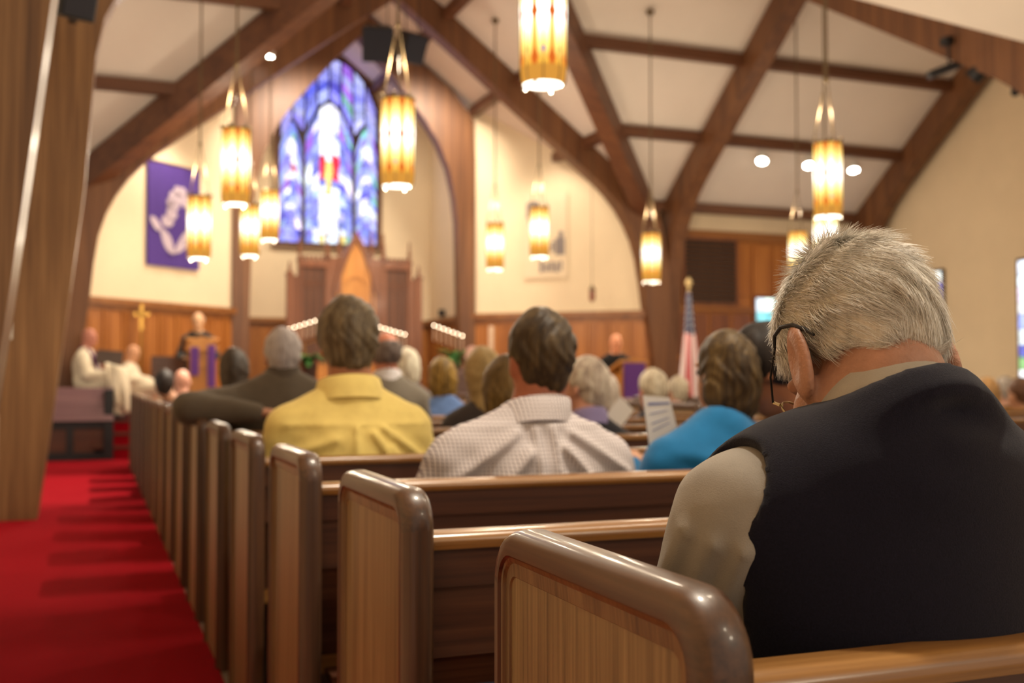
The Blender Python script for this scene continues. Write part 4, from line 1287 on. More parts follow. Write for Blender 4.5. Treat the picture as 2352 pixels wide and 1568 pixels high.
_mc = {}
def cloth(c, kind='plain', rough=.85):
    key = ('cloth', c, kind)
    if key in _mc: return _mc[key]
    col = rgb(*c)
    m = plain('%s cloth %d %d %d' % (kind, *c), col, rough, noise=.07, nscale=25, bump=.25, bscale=900, spec=.25, sheen=.15)
    _mc[key] = m
    return m
def skin(c):
    key = ('skin', c)
    if key not in _mc:
        m = plain('skin %d %d %d' % c, rgb(*c), .5, noise=.10, nscale=30, bump=.12, bscale=300, spec=.35)
        b = m.node_tree.nodes['Principled BSDF']; b.inputs['Subsurface Weight'].default_value = .08; b.inputs['Subsurface Radius'].default_value = (.01, .004, .002)
        _mc[key] = m
    return _mc[key]
def hairmat(c, hl=None):
    key = ('hair', c, hl)
    if key not in _mc:
        hl = hl or tuple(min(255, int(v * 1.35 + 12)) for v in c)
        d = tuple(int(v * .62) for v in c)
        m = wood('hair %d %d %d' % c, rgb(*d), rgb(*c), rgb(*hl), 'Z', .5, 0, 1.1, .35)
        m.node_tree.nodes['Principled BSDF'].inputs['Specular IOR Level'].default_value = .3
        _mc[key] = m
    return _mc[key]


SHOE = plain('dark shoe leather', rgb(30, 24, 22), .45)
EYE = plain('eye', rgb(40, 32, 30), .25)


def head_fields(P, hc, R, k=1.0):
    """face, skull, ears in head space; returns skin distance and the head coordinates"""
    q = (P - hc) @ R / k
    d = s_ell(q, (0, -.018, .032), (.077, .098, .098))
    d = smin(d, s_ell(q, (0, .035, -.04), (.060, .062, .085)), .03)
    d = smin(d, s_ell(q, (0, .062, -.095), (.030, .028, .026)), .025)              # chin
    d = smin(d, s_cone(q, (0, .092, .005), (0, .112, -.030), .010, .014), .012)      # nose
    d = smin(d, s_ell(q, (0, .082, .035), (.055, .02, .014)), .02)                   # brow
    d = smin(d, s_ell(q, (0, .092, -.062), (.026, .010, .010)), .01)                 # lips
    for s in (-1, 1):
        d = smax(d, -s_ell(q, (s * .032, .100, .008), (.018, .016, .011)), .012)      # eye sockets
        e = s_ell(q, (s * .083, -.008, -.012), (.010, .024, .034))
        e = smax(e, -s_ell(q, (s * .094, .0, -.008), (.010, .013, .020)), .006)
        d = smin(d, e, .010)
    return d * k, q


def person(label, hc, seat=None, floor_z=.0, face=0.0, pitch=0.0, turn=0.0, roll=0.0, h=.02, skin_c=(198, 150, 122), shirt=(90, 90, 90), pants=(40, 40, 46), hair=(120, 100, 80), style='short', hl=None,
           width=1.0, lean=.04, arms='lap', robe=False, folds=(), collar=None, standing=False, tie=None, group='seated congregation', hs=1.0, shirtmat=None, k=1.0, lift=0.0, dx=0.0, neck=.064, cr=1.18, armr=1.0):
    """hc world head centre, face = body heading (0 looks to +Y), pitch/turn move the head"""
    hc = np.array(hc, float)
    lean_v = lean
    drop = .77 if not standing else 1.55
    base = hc.copy(); base[2] = floor_z
    c, s = math.cos(face), math.sin(face)
    fwd = np.array([-s, c, 0])
    base -= fwd * (lean_v + .03)
    base[0] += dx * c; base[1] += dx * s
    root = empty('person', base, face); tag(root, label, 'person', group)
    B = np.array([[c, -s, 0], [s, c, 0], [0, 0, 1]])          # local -> world
    H = B.T @ (hc - base)                                      # head centre, local
    R = rotm(pitch, turn, roll)
    hip = .50 if not standing else .90
    if seat is not None: hip = seat - floor_z + .06
    zs = H[2] - .235 * k + lift                                # shoulder height
    T = zs - hip
    w = width * k
    shy = H[1] - .045                                          # shoulder y
    sh = v3(0, shy, zs)
    mid = lambda t, y=0.0: v3(0, shy * t + y, hip + T * t)
    nb = v3(0, shy - .005, zs + .045)                          # base of the neck
    nk = H + R @ v3(0, -.025, -.055) * k

    def f_torso(P):
        d = s_ell(P, mid(.0, .02), (.172 * w, .14 * k, .13))
        d = smin(d, s_ell(P, mid(.42), (.160 * w, .122 * k, T * .42)), .06)
        d = smin(d, s_ell(P, mid(.76, -.012), (.182 * w, .118 * k, T * .40)), .06)
        d = smin(d, s_cone(P, v3(0, shy, zs + .012), v3(0, shy, zs + .012), .07 * k, .07 * k), .05)
        for s_ in (-1, 1): d = smin(d, s_cone(P, sh + v3(0, 0, .005), sh + v3(s_ * .150 * w, 0, -.034), .068 * k, .064 * k), .045)
        for s_ in (-1, 1):
            d = smin(d, s_cone(P, sh + v3(s_ * .125 * w, -.005, -.005), nb + v3(s_ * .025, 0, .02), .050 * k, .056 * k), .05)
        return d
    SH = [sh + v3(s_ * .176 * w, 0, -.045) for s_ in (-1, 1)]
    if arms == 'lap':
        EL = [v3(s_ * .235 * w, shy * .5 + .05, hip + .13) for s_ in (-1, 1)]; WR = [v3(s_ * .08, .27, hip + .10) for s_ in (-1, 1)]
    elif arms == 'read':
        EL = [v3(s_ * .225 * w, shy * .5 + .08, hip + .16) for s_ in (-1, 1)]; WR = [v3(s_ * .11, .34, hip + .30) for s_ in (-1, 1)]
    elif arms == 'down':
        EL = [v3(s_ * .235 * w, shy * .6 - .02, zs - .30) for s_ in (-1, 1)]; WR = [v3(s_ * .24 * w, .06, zs - .54) for s_ in (-1, 1)]
    elif arms == 'lectern':
        EL = [v3(s_ * .26 * w, shy * .6 + .02, zs - .27) for s_ in (-1, 1)]; WR = [v3(s_ * .16, .30, zs - .30) for s_ in (-1, 1)]
    elif arms == 'keys':
        EL = [v3(s_ * .235 * w, shy * .5 + .10, zs - .28) for s_ in (-1, 1)]; WR = [v3(s_ * .14, .42, zs - .30) for s_ in (-1, 1)]
    elif arms == 'over':        # left arm laid along the pew end
        EL = [v3(-.42 * w, -.02, zs - .16), v3(.235 * w, .05, hip + .13)]; WR = [v3(-.50 * w, .22, zs - .16), v3(.08, .27, hip + .10)]
    else:
        EL, WR = arms
        EL = [v3(*e) for e in EL]; WR = [v3(*e) for e in WR]
    ar = 1.35 if robe else armr

    def f_arms(P, inf=0.0, cuff=1.0):
        d = None
        for i in (0, 1):
            wr = EL[i] + (WR[i] - EL[i]) * cuff
            a = smin(s_cone(P, SH[i], EL[i], .060 * k * ar, .048 * k * ar), s_cone(P, EL[i], wr, .048 * k * ar, .036 * k * (1.7 if robe else 1)), .02)
            d = a if d is None else np.minimum(d, a)
        return d

    def f_hands(P):
        d = None
        for i in (0, 1):
            u = WR[i] - EL[i]; u = u / (np.linalg.norm(u) + 1e-9)
            sx = 1 if i == 0 else -1
            inn = np.cross(u, v3(0, 0, 1)) * 1.0
            inn = inn / (np.linalg.norm(inn) + 1e-9)
            hcn = WR[i] + u * .045
            a = smin(s_cone(P, WR[i] - u * .03, WR[i], .030 * k, .027 * k), s_ell(P, hcn, (.042, .042, .022)), .02)
            for fi, L in enumerate((.062, .072, .068, .052)):
                o = inn * (.030 - .020 * fi)
                p0 = hcn + u * .03 + o; p1 = p0 + u * L * .55 - v3(0, 0, .008); p2 = p1 + u * L * .45 - v3(0, 0, .022)
                a = smin(a, np.minimum(s_cone(P, p0, p1, .0095, .009), s_cone(P, p1, p2, .009, .007)), .008)
            th = hcn + inn * sx * .032 - u * .02
            a = smin(a, s_cone(P, th, th + inn * sx * .02 + u * .05, .011, .009), .01)
            d = a if d is None else np.minimum(d, a)
        return d
    KN, AN = [], []
    for s_ in (-1, 1):
        if standing: KN.append(v3(s_ * .095, .02, .48)); AN.append(v3(s_ * .10, .0, .07))
        else: KN.append(v3(s_ * .12, .42, hip)); AN.append(v3(s_ * .12, .40, .08))
    HP = [v3(s_ * .085, .02, hip) for s_ in (-1, 1)]

    def f_legs(P):
        d = None
        for i in (0, 1):
            a = smin(s_cone(P, HP[i], KN[i], .085 * k, .060 * k), s_cone(P, KN[i], AN[i], .058 * k, .042 * k), .03)
            d = a if d is None else np.minimum(d, a)
        return smin(d, s_ell(P, (0, .02, hip), (.165 * w, .13, .12)), .05)

    def f_feet(P):
        d = None
        for i in (0, 1):
            a = smin(s_ell(P, AN[i] + v3(0, .07, -.035), (.045, .13, .036)), s_cone(P, AN[i], AN[i] + v3(0, -.01, .06), .045, .042), .02)
            d = a if d is None else np.minimum(d, a)
        return d
    nkd = lambda P: s_cone(P, nb - v3(0, 0, .03), nk, neck * k, (neck - .003) * k)

    def f_body(P):
        hd, q = head_fields(P, H, R, k)
        d = smin(hd, nkd(P), .025)
        d = smin(d, f_torso(P) + .004, .03)
        d = smin(d, f_arms(P) + .004, .03)
        d = np.minimum(d, f_hands(P))
        return smin(d, f_legs(P) + .004, .03)
    hw = max(.30 * w, .55 if arms == 'over' else 0) + .06
    lo = v3(-hw, -.26, .0); hi = v3(hw, .60, H[2] + .16)
    xs = [e[0] for e in EL + WR] + [H[0]]; lo[0] = min(lo[0], min(xs) - .12); hi[0] = max(hi[0], max(xs) + .12)
    ys = [e[1] for e in EL + WR] + [H[1]]; lo[1] = min(lo[1], min(ys) - .2); hi[1] = max(hi[1], max(ys) + .22)
    V, Q = surface_net(f_body, (lo[0], lo[1], -.02), hi, max(h, .012))
    link('body', net_mesh('body', V, Q, [skin(skin_c)]), None, root)
    # ---- clothing
    def f_fold(P):
        out = np.zeros(len(P))
        back = P[:, 1] < shy + .03
        for (x0, t0, x1, t1, amp, wd) in folds:
            a = np.array([x0, zs + t0]); b = np.array([x1, zs + t1]); ab = b - a
            q2 = P[:, [0, 2]] - a
            t = np.clip(q2 @ ab / (ab @ ab), 0, 1)
            dd = ((q2 - t[:, None] * ab) ** 2).sum(1)
            out = np.maximum(out, amp * np.exp(-dd / (wd * wd)) * back)
        return out

    def f_shirt(P):
        d = smin(f_torso(P), f_arms(P, cuff=.96), .035) - .010
        if robe:
            d = smin(d, s_cone(P, mid(.6), v3(0, .16 if not standing else 0, hip - .15 if not standing else .25), .15 * w, .22 * w), .1)
            if not standing:
                for i in (0, 1): d = smin(d, s_cone(P, HP[i], KN[i], .11, .095), .05)
                d = smin(d, s_cone(P, KN[0] * .5 + KN[1] * .5, AN[0] * .5 + AN[1] * .5 + v3(0, .02, .06), .13, .15), .08)
        d = d - f_fold(P) + wob(P, 22, .0035, H[0] * 9) + wob(P, 47, .0018, 2.0)
        nkh = s_cone(P, nb + v3(0, .012, -.01), nk + (nk - nb) * .5, .062 * k, .080 * k)
        return smax(d, -nkh, .008)
    zl = hip - .10 if not robe else .05
    V, Q = surface_net(f_shirt, (lo[0], lo[1], zl), (hi[0], hi[1], zs + .14), h)
    mt = shirtmat or cloth(shirt)
    link('robe' if robe else 'shirt', net_mesh('shirt', V, Q, [mt]), None, root)
    if not robe:
        def f_pants(P): return smax(f_legs(P) - .010, P[:, 2] - (hip + .10), .01)
        V, Q = surface_net(f_pants, (-.30, -.22, .05), (.30, .60, hip + .16), max(h, .02))
        link('trousers', net_mesh('trousers', V, Q, [cloth(pants)]), None, root)
    V, Q = surface_net(f_feet, (-.20, -.10, -.02), (.20, .64, .20), .02)
    link('shoes', net_mesh('shoes', V, Q, [SHOE]), None, root)
    # ---- collar: a standing band round the neck
    if collar is not None:
        cm = collar if not isinstance(collar, tuple) else cloth(collar)
        ring = MB(); n = 28
        ax = nk - nb; ax = ax / np.linalg.norm(ax)
        X = v3(1, 0, 0); Y = np.cross(ax, X); Y /= np.linalg.norm(Y)
        rows = [(q_[0] * cr, q_[1]) for q_ in ((.066, .0), (.066, .055), (.066, .080), (.069, .083), (.073, .078), (.080, .040), (.086, .005))]
        vs, fs = [], []
        for r, hgt in rows:
            for i in range(n):
                th = 2 * math.pi * i / n
                back_up = .010 * max(0, -math.cos(th) if False else (1 if (Y * math.sin(th))[1] < 0 else 0) * abs(math.sin(th)))
                p = nb + v3(0, .008, .0) + ax * (hgt + back_up) + (X * math.cos(th) + Y * math.sin(th)) * r * k
                vs.append(p)
        for j in range(len(rows) - 1):
            for i in range(n):
                fs.append((j * n + i, j * n + (i + 1) % n, (j + 1) * n + (i + 1) % n, (j + 1) * n + i))
        ring.add(vs, fs); ring.build('collar', cm, root, True, 60)
    # ---- hair
    if style != 'none':
        def f_hair(P):
            q = (P - H) @ R / k
            t = .012 * hs
            sk = smin(s_ell(q, (0, -.020, .034), (.079 + t, .100 + t, .100 + t * 1.3)), s_cone(q, (0, -.055, .0), (0, -.045, -.07), .060 + t * .5, .056 + t * .3), .03)
            if style == 'short':
                cut = -(q[:, 2] - (-.088 + np.clip(q[:, 1] + .075, 0, 1) * .95))
                cut = np.maximum(cut, np.where(np.abs(q[:, 0]) > .068, -.015 - q[:, 2] + (q[:, 1] < .02) * 0.0, -1))
                d = smax(sk, cut, .02)
            elif style == 'fringe':      # bald crown, hair round the back
                cut = np.maximum(-(q[:, 2] + .055), q[:, 2] - .055 + .5 * (q[:, 1] + .05))
                d = smax(smax(sk, cut, .02), q[:, 1] - .03, .02)
            elif style == 'bob':
                d = smin(sk, s_ell(q, (0, -.045, -.05), (.092 + t * .6, .075, .115)), .04)
                d = smax(d, -(s_ell(q, (0, .085, -.04), (.066, .075, .13))), .02)
            elif style == 'long':
                d = smin(sk, s_cone(q, (0, -.055, -.02), (0, -.085, -.20), .088, .070), .05)
                d = smax(d, -(s_ell(q, (0, .085, -.05), (.066, .075, .15))), .02)
            else:                         # full: bushy short
                d = smax(sk - .006, -(q[:, 2] - (-.095 + np.clip(q[:, 1] + .06, 0, 1) * .95)), .02)
            return (d + wob(q, 60, .0035, 1.0) + .0022 * np.sin(q[:, 0] * 190 + 6 * np.sin(q[:, 2] * 30) + 4 * np.sin(q[:, 1] * 25))) * k
        V, Q = surface_net(f_hair, H - v3(.16, .20, .36 if style == 'long' else .24), H + v3(.16, .18, .20), max(.007, h * .6))
        link('hair', net_mesh('hair', V, Q, [hairmat(hair, hl)]), None, root)
    for s_ in (-1, 1):
        ep = H + R @ v3(s_ * .031, .086, .008) * k
        e = MB(); e.ball(tuple(ep), .011 * k, 8); e.build('eye', EYE, root, True)
    root['parts'] = dict()
    del root['parts']
    return root, dict(H=H, R=R, nb=nb, nk=nk, sh=sh, hip=hip, T=T, B=B, base=base, f_torso=f_torso, f_arms=f_arms, SH=SH, EL=EL, WR=WR, mid=mid, zs=zs)
# ---------------------------------------------------------------- congregation
def plaid_mat():
    m, nt, b = new_mat('fine grey check shirt')
    tc = N(nt, 'ShaderNodeTexCoord'); sp = N(nt, 'ShaderNodeSeparateXYZ'); nt.links.new(tc.outputs['Object'], sp.inputs[0])
    outs = []
    for i, f in ((0, 98.0), (2, 98.0)):
        mu = N(nt, 'ShaderNodeMath', operation='MULTIPLY'); mu.inputs[1].default_value = f; nt.links.new(sp.outputs[i], mu.inputs[0])
        fr = N(nt, 'ShaderNodeMath', operation='FRACT'); nt.links.new(mu.outputs[0], fr.inputs[0])
        g = N(nt, 'ShaderNodeMath', operation='LESS_THAN'); g.inputs[1].default_value = .28; nt.links.new(fr.outputs[0], g.inputs[0])
        outs.append(g)
    ad = N(nt, 'ShaderNodeMath', operation='ADD'); nt.links.new(outs[0].outputs[0], ad.inputs[0]); nt.links.new(outs[1].outputs[0], ad.inputs[1])
    cr = ramp(nt, [(0, rgb(222, 214, 212)), (.5, rgb(140, 126, 132)), (1.0, rgb(84, 72, 84))])
    hf = N(nt, 'ShaderNodeMath', operation='MULTIPLY'); hf.inputs[1].default_value = .5; nt.links.new(ad.outputs[0], hf.inputs[0])
    nt.links.new(hf.outputs[0], cr.inputs[0]); nt.links.new(cr.outputs[0], b.inputs['Base Color']); b.inputs['Roughness'].default_value = .85
    return m


def sit(px, py, row, label, lean=.04, back=.31, **kw):
    """seat somebody in a pew row so that the head shows at a place of the photograph"""
    y = PY0 + PDY * row + back + lean + .03
    p0, p1 = at(px, 860, 1.0), at(px, 860, 2.0)
    d = 1.0 + (y - p0.y) / (p1.y - p0.y)
    py = py + (.140 * kw.get('k', 1.0) + .006 * kw.get('hs', 1.0)) * FPX / d      # py is the top of the head
    return person(label, at(px, py, d), seat=.45, lean=lean, **kw)


pl = plaid_mat()
F = lambda *a: a
plaid_folds = [(-0.026, 0.055, -0.026, -0.225, 0.01377, 0.0115), (0.026, 0.055, 0.026, -0.225, 0.01377, 0.0115), (-0.24, 0.063, 0.24, 0.063, 0.00612, 0.0092),
               (-0.05, -0.005, -0.2, -0.165, 0.01989, 0.01495), (-0.08, 0.045, -0.26, -0.085, 0.01683, 0.01495), (-0.04, -0.095, -0.13, -0.205, 0.01989, 0.0138), (0.05, 0.005, 0.21, -0.175, 0.02142, 0.01495), (0.08, 0.045, 0.27, -0.075, 0.01683, 0.01495), (0.05, -0.085, 0.13, -0.195, 0.02142, 0.0138)]
sit(1237, 708, 2, 'man in a checked grey shirt with cropped dark hair, in the third pew', h=.009, skin_c=(172, 104, 78), shirtmat=pl, hair=(58, 44, 30), hl=(104, 84, 54), style='short', width=1.34, folds=plaid_folds, collar=pl, k=1.02, pants=(50, 46, 44), dx=-.045, neck=.074, cr=1.32)
yf = [(-0.24, -0.02, 0.24, -0.02, 0.0068, 0.0092), (-0.01, -0.03, -0.01, -0.3, 0.0136, 0.01035), (0.05, -0.05, 0.17, -0.22, 0.017, 0.0138), (0.08, -0.03, 0.24, -0.14, 0.017, 0.0138), (0.11, -0.1, 0.22, -0.24, 0.0153, 0.0138), (-0.1, -0.16, -0.26, -0.24, 0.0204, 0.01495), (-0.08, -0.07, -0.22, -0.12, 0.0119, 0.01495)]
sit(797, 687, 3, 'man in a yellow shirt with thick grey-brown hair, in the fourth pew', h=.010, skin_c=(180, 124, 92), shirt=(250, 224, 136), hair=(92, 78, 60), hl=(150, 132, 102), style='full', width=1.16, folds=yf, collar=(250, 224, 136), k=1.06, pitch=.15, hs=1.3, neck=.072, cr=1.38)
sit(648, 752, 5, 'man in a dark grey suit with white hair, arm over the pew end', h=.014, skin_c=(190, 140, 116), shirt=(92, 82, 70), hair=(172, 164, 166), hl=(206, 200, 200), style='short', width=1.3, armr=1.4, lift=.05, arms=(((-.45, -.15, .955), (.25, .05, .64)), ((-.15, -.20, .935), (.08, .27, .60))), collar=(78, 68, 58), back=.26)
sit(1662, 757, 2, 'woman in a bright blue top with brown bobbed hair, holding a paper', h=.010, skin_c=(196, 146, 116), shirt=(20, 104, 156), hair=(66, 50, 32), hl=(122, 98, 58), style='bob', width=1.16, face=.10, arms='read', folds=[(-.2, .0, .1, -.06, .008, .02), (-.22, -.10, .05, -.16, .007, .02)], hs=.7, k=.95, dx=-.055)
sit(1762, 748, 2, 'dark-haired person with bowed head between the blue top and white-haired man', h=.014, skin_c=(178, 118, 84), shirt=(40, 40, 58), hair=(34, 28, 26), hl=(60, 50, 46), style='full', pitch=.60, turn=.75, width=.98, hs=1.2, dx=.13, lean=.10)
sit(536, 798, 7, 'woman with long dark hair beside the grey suit', skin_c=(190, 140, 112), shirt=(44, 40, 46), hair=(52, 42, 34), style='long', width=.9)
sit(418, 845, 12, 'bald man in a navy suit in a front pew', skin_c=(228, 168, 146), shirt=(48, 50, 60), style='none', width=1.05)
sit(377, 848, 11, 'dark-haired man in a blue-grey suit in a front pew', skin_c=(190, 140, 112), shirt=(62, 66, 74), hair=(44, 36, 34), style='short', width=1.0, dx=.14)
sit(886, 757, 6, 'man in a grey jacket with thinning hair, right of the yellow shirt', h=.014, skin_c=(196, 126, 100), shirt=(124, 116, 104), hair=(104, 92, 88), style='fringe', width=1.05, collar=(214, 210, 214))
sit(934, 798, 8, 'white-haired woman behind the grey jacket', skin_c=(200, 150, 126), shirt=(110, 104, 100), hair=(196, 184, 164), style='bob', width=.9)
sit(1014, 819, 7, 'woman with blond streaked hair in a blue shirt', h=.014, skin_c=(206, 150, 122), shirt=(92, 120, 172), hair=(110, 86, 44), hl=(196, 156, 70), style='bob', width=.9, hs=1.2)
sit(1106, 797, 5, 'woman with long pale blond hair in a dark cardigan', h=.014, skin_c=(206, 156, 128), shirt=(58, 50, 48), hair=(160, 134, 88), hl=(196, 170, 118), style='long', width=.95, hs=1.4)
sit(1162, 815, 3, 'woman with long brown hair half hidden by the checked shirt', h=.014, skin_c=(190, 140, 110), shirt=(60, 52, 50), hair=(88, 68, 36), style='long', width=.85, dx=.06)
sit(1342, 818, 4, 'grey-haired man in a navy jacket with lavender collar', h=.014, skin_c=(220, 166, 146), shirt=(36, 38, 48), hair=(196, 180, 168), style='short', collar=(150, 140, 190), width=1.0, turn=.5)
sit(1388, 856, 7, 'white-haired woman in a maroon top', skin_c=(214, 166, 140), shirt=(82, 34, 40), hair=(214, 202, 190), style='bob', width=.9)
sit(1497, 846, 6, 'white-haired man in a navy suit behind the held paper', h=.014, skin_c=(220, 160, 134), shirt=(36, 36, 48), hair=(206, 192, 168), style='short', width=1.05)
sit(1556, 863, 9, 'white-haired man in a dark purple suit left of the flag', skin_c=(204, 152, 126), shirt=(56, 46, 66), hair=(190, 176, 156), style='short')
sit(1083, 791, 14, 'far bald man in a front pew below the right candles', skin_c=(232, 180, 164), shirt=(120, 96, 90), style='none')
sit(2262, 866, 7, 'brown-haired woman in the transept right of the navy vest', skin_c=(206, 154, 120), shirt=(190, 150, 90), hair=(168, 130, 84), style='bob')
sit(2306, 864, 8, 'grey-haired man in the transept behind the brown-haired woman', skin_c=(200, 150, 126), shirt=(150, 140, 138), hair=(150, 140, 132), style='short')
sit(2340, 866, 7, 'dark-haired person in white at the right edge', skin_c=(200, 150, 120), shirt=(226, 220, 220), hair=(88, 58, 40), style='short', dx=.1)
sit(2206, 848, 8, 'pale-haired woman in the transept beside the gable window', skin_c=(206, 160, 136), shirt=(170, 160, 160), hair=(206, 194, 180), style='bob')
# clergy and speakers
cg = dict(group='clergy and speakers at the front')
person('bald speaker in black standing behind the carved lectern', at(455, 738, 16.05), floor_z=.521, standing=True, face=math.radians(168), skin_c=(206, 164, 128), shirt=(34, 34, 34), hair=(150, 140, 120), style='fringe', arms='lectern', pants=(30, 30, 32), pitch=.2, **cg)
person('bald man in black standing by the small right lectern', at(1415, 788, 15.7), floor_z=.012, standing=True, face=math.radians(165), skin_c=(232, 160, 122), shirt=(32, 32, 34), style='none', arms='down', pants=(30, 30, 32), pitch=.3, **cg)
_, mus = person('robed musician with a purple stole seated at the organ', at(206, 776, 15.35), seat=.99, floor_z=.521, face=math.radians(-108), skin_c=(196, 130, 110), shirt=(224, 210, 184), style='none', robe=True, arms='keys', pitch=.3, **cg)
person('bald robed figure seated beside the music stand', at(306, 812, 15.9), seat=.90, floor_z=.521, face=math.radians(-104), skin_c=(214, 160, 124), shirt=(228, 214, 188), style='none', robe=True, pitch=.5, k=.95, **cg)

mr_ = [o for o in COL.objects if o.get('label', '').startswith('robed musician')][0]
for s_ in (-1, 1):
    mb = MB(); pts = [(s_ * .055, mus['sh'][1] - .06, mus['zs'] + .085), (s_ * .085, mus['sh'][1] + .04, mus['zs'] + .06), (s_ * .08, mus['sh'][1] + .135, mus['zs'] - .06), (s_ * .07, mus['sh'][1] + .16, mus['zs'] - .22), (s_ * .07, .22, mus['hip'] + .10), (s_ * .08, .36, mus['hip'] + .11)]
    mb.tube(pts, .034, 8); mb.build('stole', cloth((96, 34, 96)), mr_, True)

# papers held up
M['paper'] = plain('white paper', rgb(236, 230, 224), .7)
M['inkblue'] = plain('blue ink', rgb(96, 112, 168), .7)
t = empty('bulletin', at(1512, 965, 3.35)); tag(t, 'white printed service sheet held up beside the blue top', 'paper')
c4 = [at(*q, 3.35) - t.location for q in ((1476, 908), (1538, 913), (1556, 985), (1492, 1030))]
nrm_ = (c4[1] - c4[0]).cross(c4[3] - c4[0]).normalized()
def patch(u0, v0, u1, v1, off, name, mat, th=.0006):
    f = lambda u, v: (c4[0] * (1 - u) + c4[1] * u) * (1 - v) + (c4[3] * (1 - u) + c4[2] * u) * v
    q = [f(u0, v0), f(u1, v0), f(u1, v1), f(u0, v1)]
    mb = MB(); mb.add([p + nrm_ * off for p in q] + [p + nrm_ * (off + th) for p in q], [(0, 1, 2, 3), (7, 6, 5, 4), (0, 4, 5, 1), (1, 5, 6, 2), (2, 6, 7, 3), (3, 7, 4, 0)]); mb.build(name, mat, t)
patch(0, 0, 1, 1, 0, 'sheet', M['paper'])
for s_ in (1, -1):
    o = .0008 if s_ > 0 else -.0008
    patch(.16, .14, .95, .19, o, 'heading', M['inkblue'], .0003)
    for v in (.36, .56, .70): patch(.18, v, .80, v + .018, o, 'text_line', M['inkblue'], .0003)
t = empty('bulletin', at(1421, 955, 5.2)); tag(t, 'small folded white sheet held before the maroon top', 'paper')
mb = MB(); mb.beam((-.05, 0, -.05), (.05, .01, .06), .10, .002, up=(.2, -1, .2)); mb.build('sheet', M['paper'], t)
# white cloth shape added in place of a robed figure's legs
t = empty('robe_shape', at(262, 890, 15.15)); tag(t, 'white vestment draped over the console by the steps', 'vestment')
mb = MB(); n = 16
top_, bot_ = [], []
for i in range(n + 1):
    u = i / n
    top_.append((-.13 + .34 * u, .05 * math.sin(u * 9), .34 - .14 * u * u)); bot_.append((-.02 + .24 * u, .05 * math.sin(u * 13 + 1) - .04, -.20 - .18 * u))
rows = 10
vs = []
for j in range(rows + 1):
    w = j / rows
    for i in range(n + 1):
        a, b = top_[i], bot_[i]
        vs.append((a[0] + (b[0] - a[0]) * w ** 1.4, a[1] + (b[1] - a[1]) * w - .06 * math.sin(math.pi * w), a[2] + (b[2] - a[2]) * w))
fs = [(j * (n + 1) + i, j * (n + 1) + i + 1, (j + 1) * (n + 1) + i + 1, (j + 1) * (n + 1) + i) for j in range(rows) for i in range(n)]
mb.add(vs, fs); o = mb.build('cloth', cloth((230, 216, 190)), t, True); o.modifiers.new('thick', 'SOLIDIFY').thickness = .03
# ---------------------------------------------------------------- the white-haired man in the nearest pew
MX, MY = .79, .95
man = empty('person', (MX, MY, 0)); tag(man, 'white-haired man in a dark navy vest and grey shirt reading in the nearest pew', 'person', 'seated congregation')
mH = v3(.796 - MX, .990 - MY, 1.110); mR = rotm(.78, -.12, .05); mk = .89
m_nb = v3(-.010, -.012, 1.035); m_nk = mH + mR @ v3(0, -.030, -.050)
L_SH = [v3(s * .168, .0, .940) for s in (-1, 1)]
L_EL = [v3(-.185, .11, .735), v3(.20, .10, .735)]
L_WR = [v3(-.07, .33, .66), v3(.07, .33, .66)]


def m_torso(P):
    d = s_ell(P, (0, .03, .55), (.185, .15, .14))
    d = smin(d, s_ell(P, (0, .01, .72), (.178, .132, .20)), .07)
    d = smin(d, s_ell(P, (0, -.012, .87), (.192, .118, .17)), .07)
    for s in (-1, 1):
        d = smin(d, s_cone(P, (0, -.012, .966), (s * .150, .0, .940), .072, .066), .045)
        d = smin(d, s_cone(P, (s * .105, -.010, .966), (s * .034 - .008, -.020, .984), .054, .050), .05)
    return d


def m_arms(P, r=1.0):
    d = None
    for i in (0, 1):
        a = smin(s_cone(P, L_SH[i], L_EL[i], .062 * r, .052 * r), s_cone(P, L_EL[i], L_WR[i], .050 * r, .036 * r), .025)
        d = a if d is None else np.minimum(d, a)
    return d


def m_hands(P):
    d = None
    for i in (0, 1):
        u = L_WR[i] - L_EL[i]; u /= np.linalg.norm(u); inn = v3(1, 0, 0) if i == 0 else v3(-1, 0, 0)
        hcn = L_WR[i] + u * .05
        a = smin(s_cone(P, L_WR[i] - u * .04, L_WR[i], .032, .029), s_ell(P, hcn, (.044, .046, .024)), .02)
        for fi, L in enumerate((.064, .074, .070, .054)):
            p0 = hcn + u * .03 - inn * (.030 - .020 * fi); p1 = p0 + u * L * .5 + v3(0, 0, .012); p2 = p1 + u * L * .3 + v3(0, 0, .028)
            a = smin(a, np.minimum(s_cone(P, p0, p1, .0098, .0092), s_cone(P, p1, p2, .0092, .0075)), .008)
        th = hcn + inn * .034 - u * .02
        a = smin(a, s_cone(P, th, th + inn * .012 + u * .05 + v3(0, 0, .02), .0115, .009), .01)
        d = a if d is None else np.minimum(d, a)
    return d


def m_legs(P):
    d = None
    for s in (-1, 1):
        a = smin(s_cone(P, (s * .085, .04, .53), (s * .12, .42, .53), .088, .064), s_cone(P, (s * .12, .42, .53), (s * .12, .40, .08), .060, .044), .03)
        d = a if d is None else np.minimum(d, a)
    return d


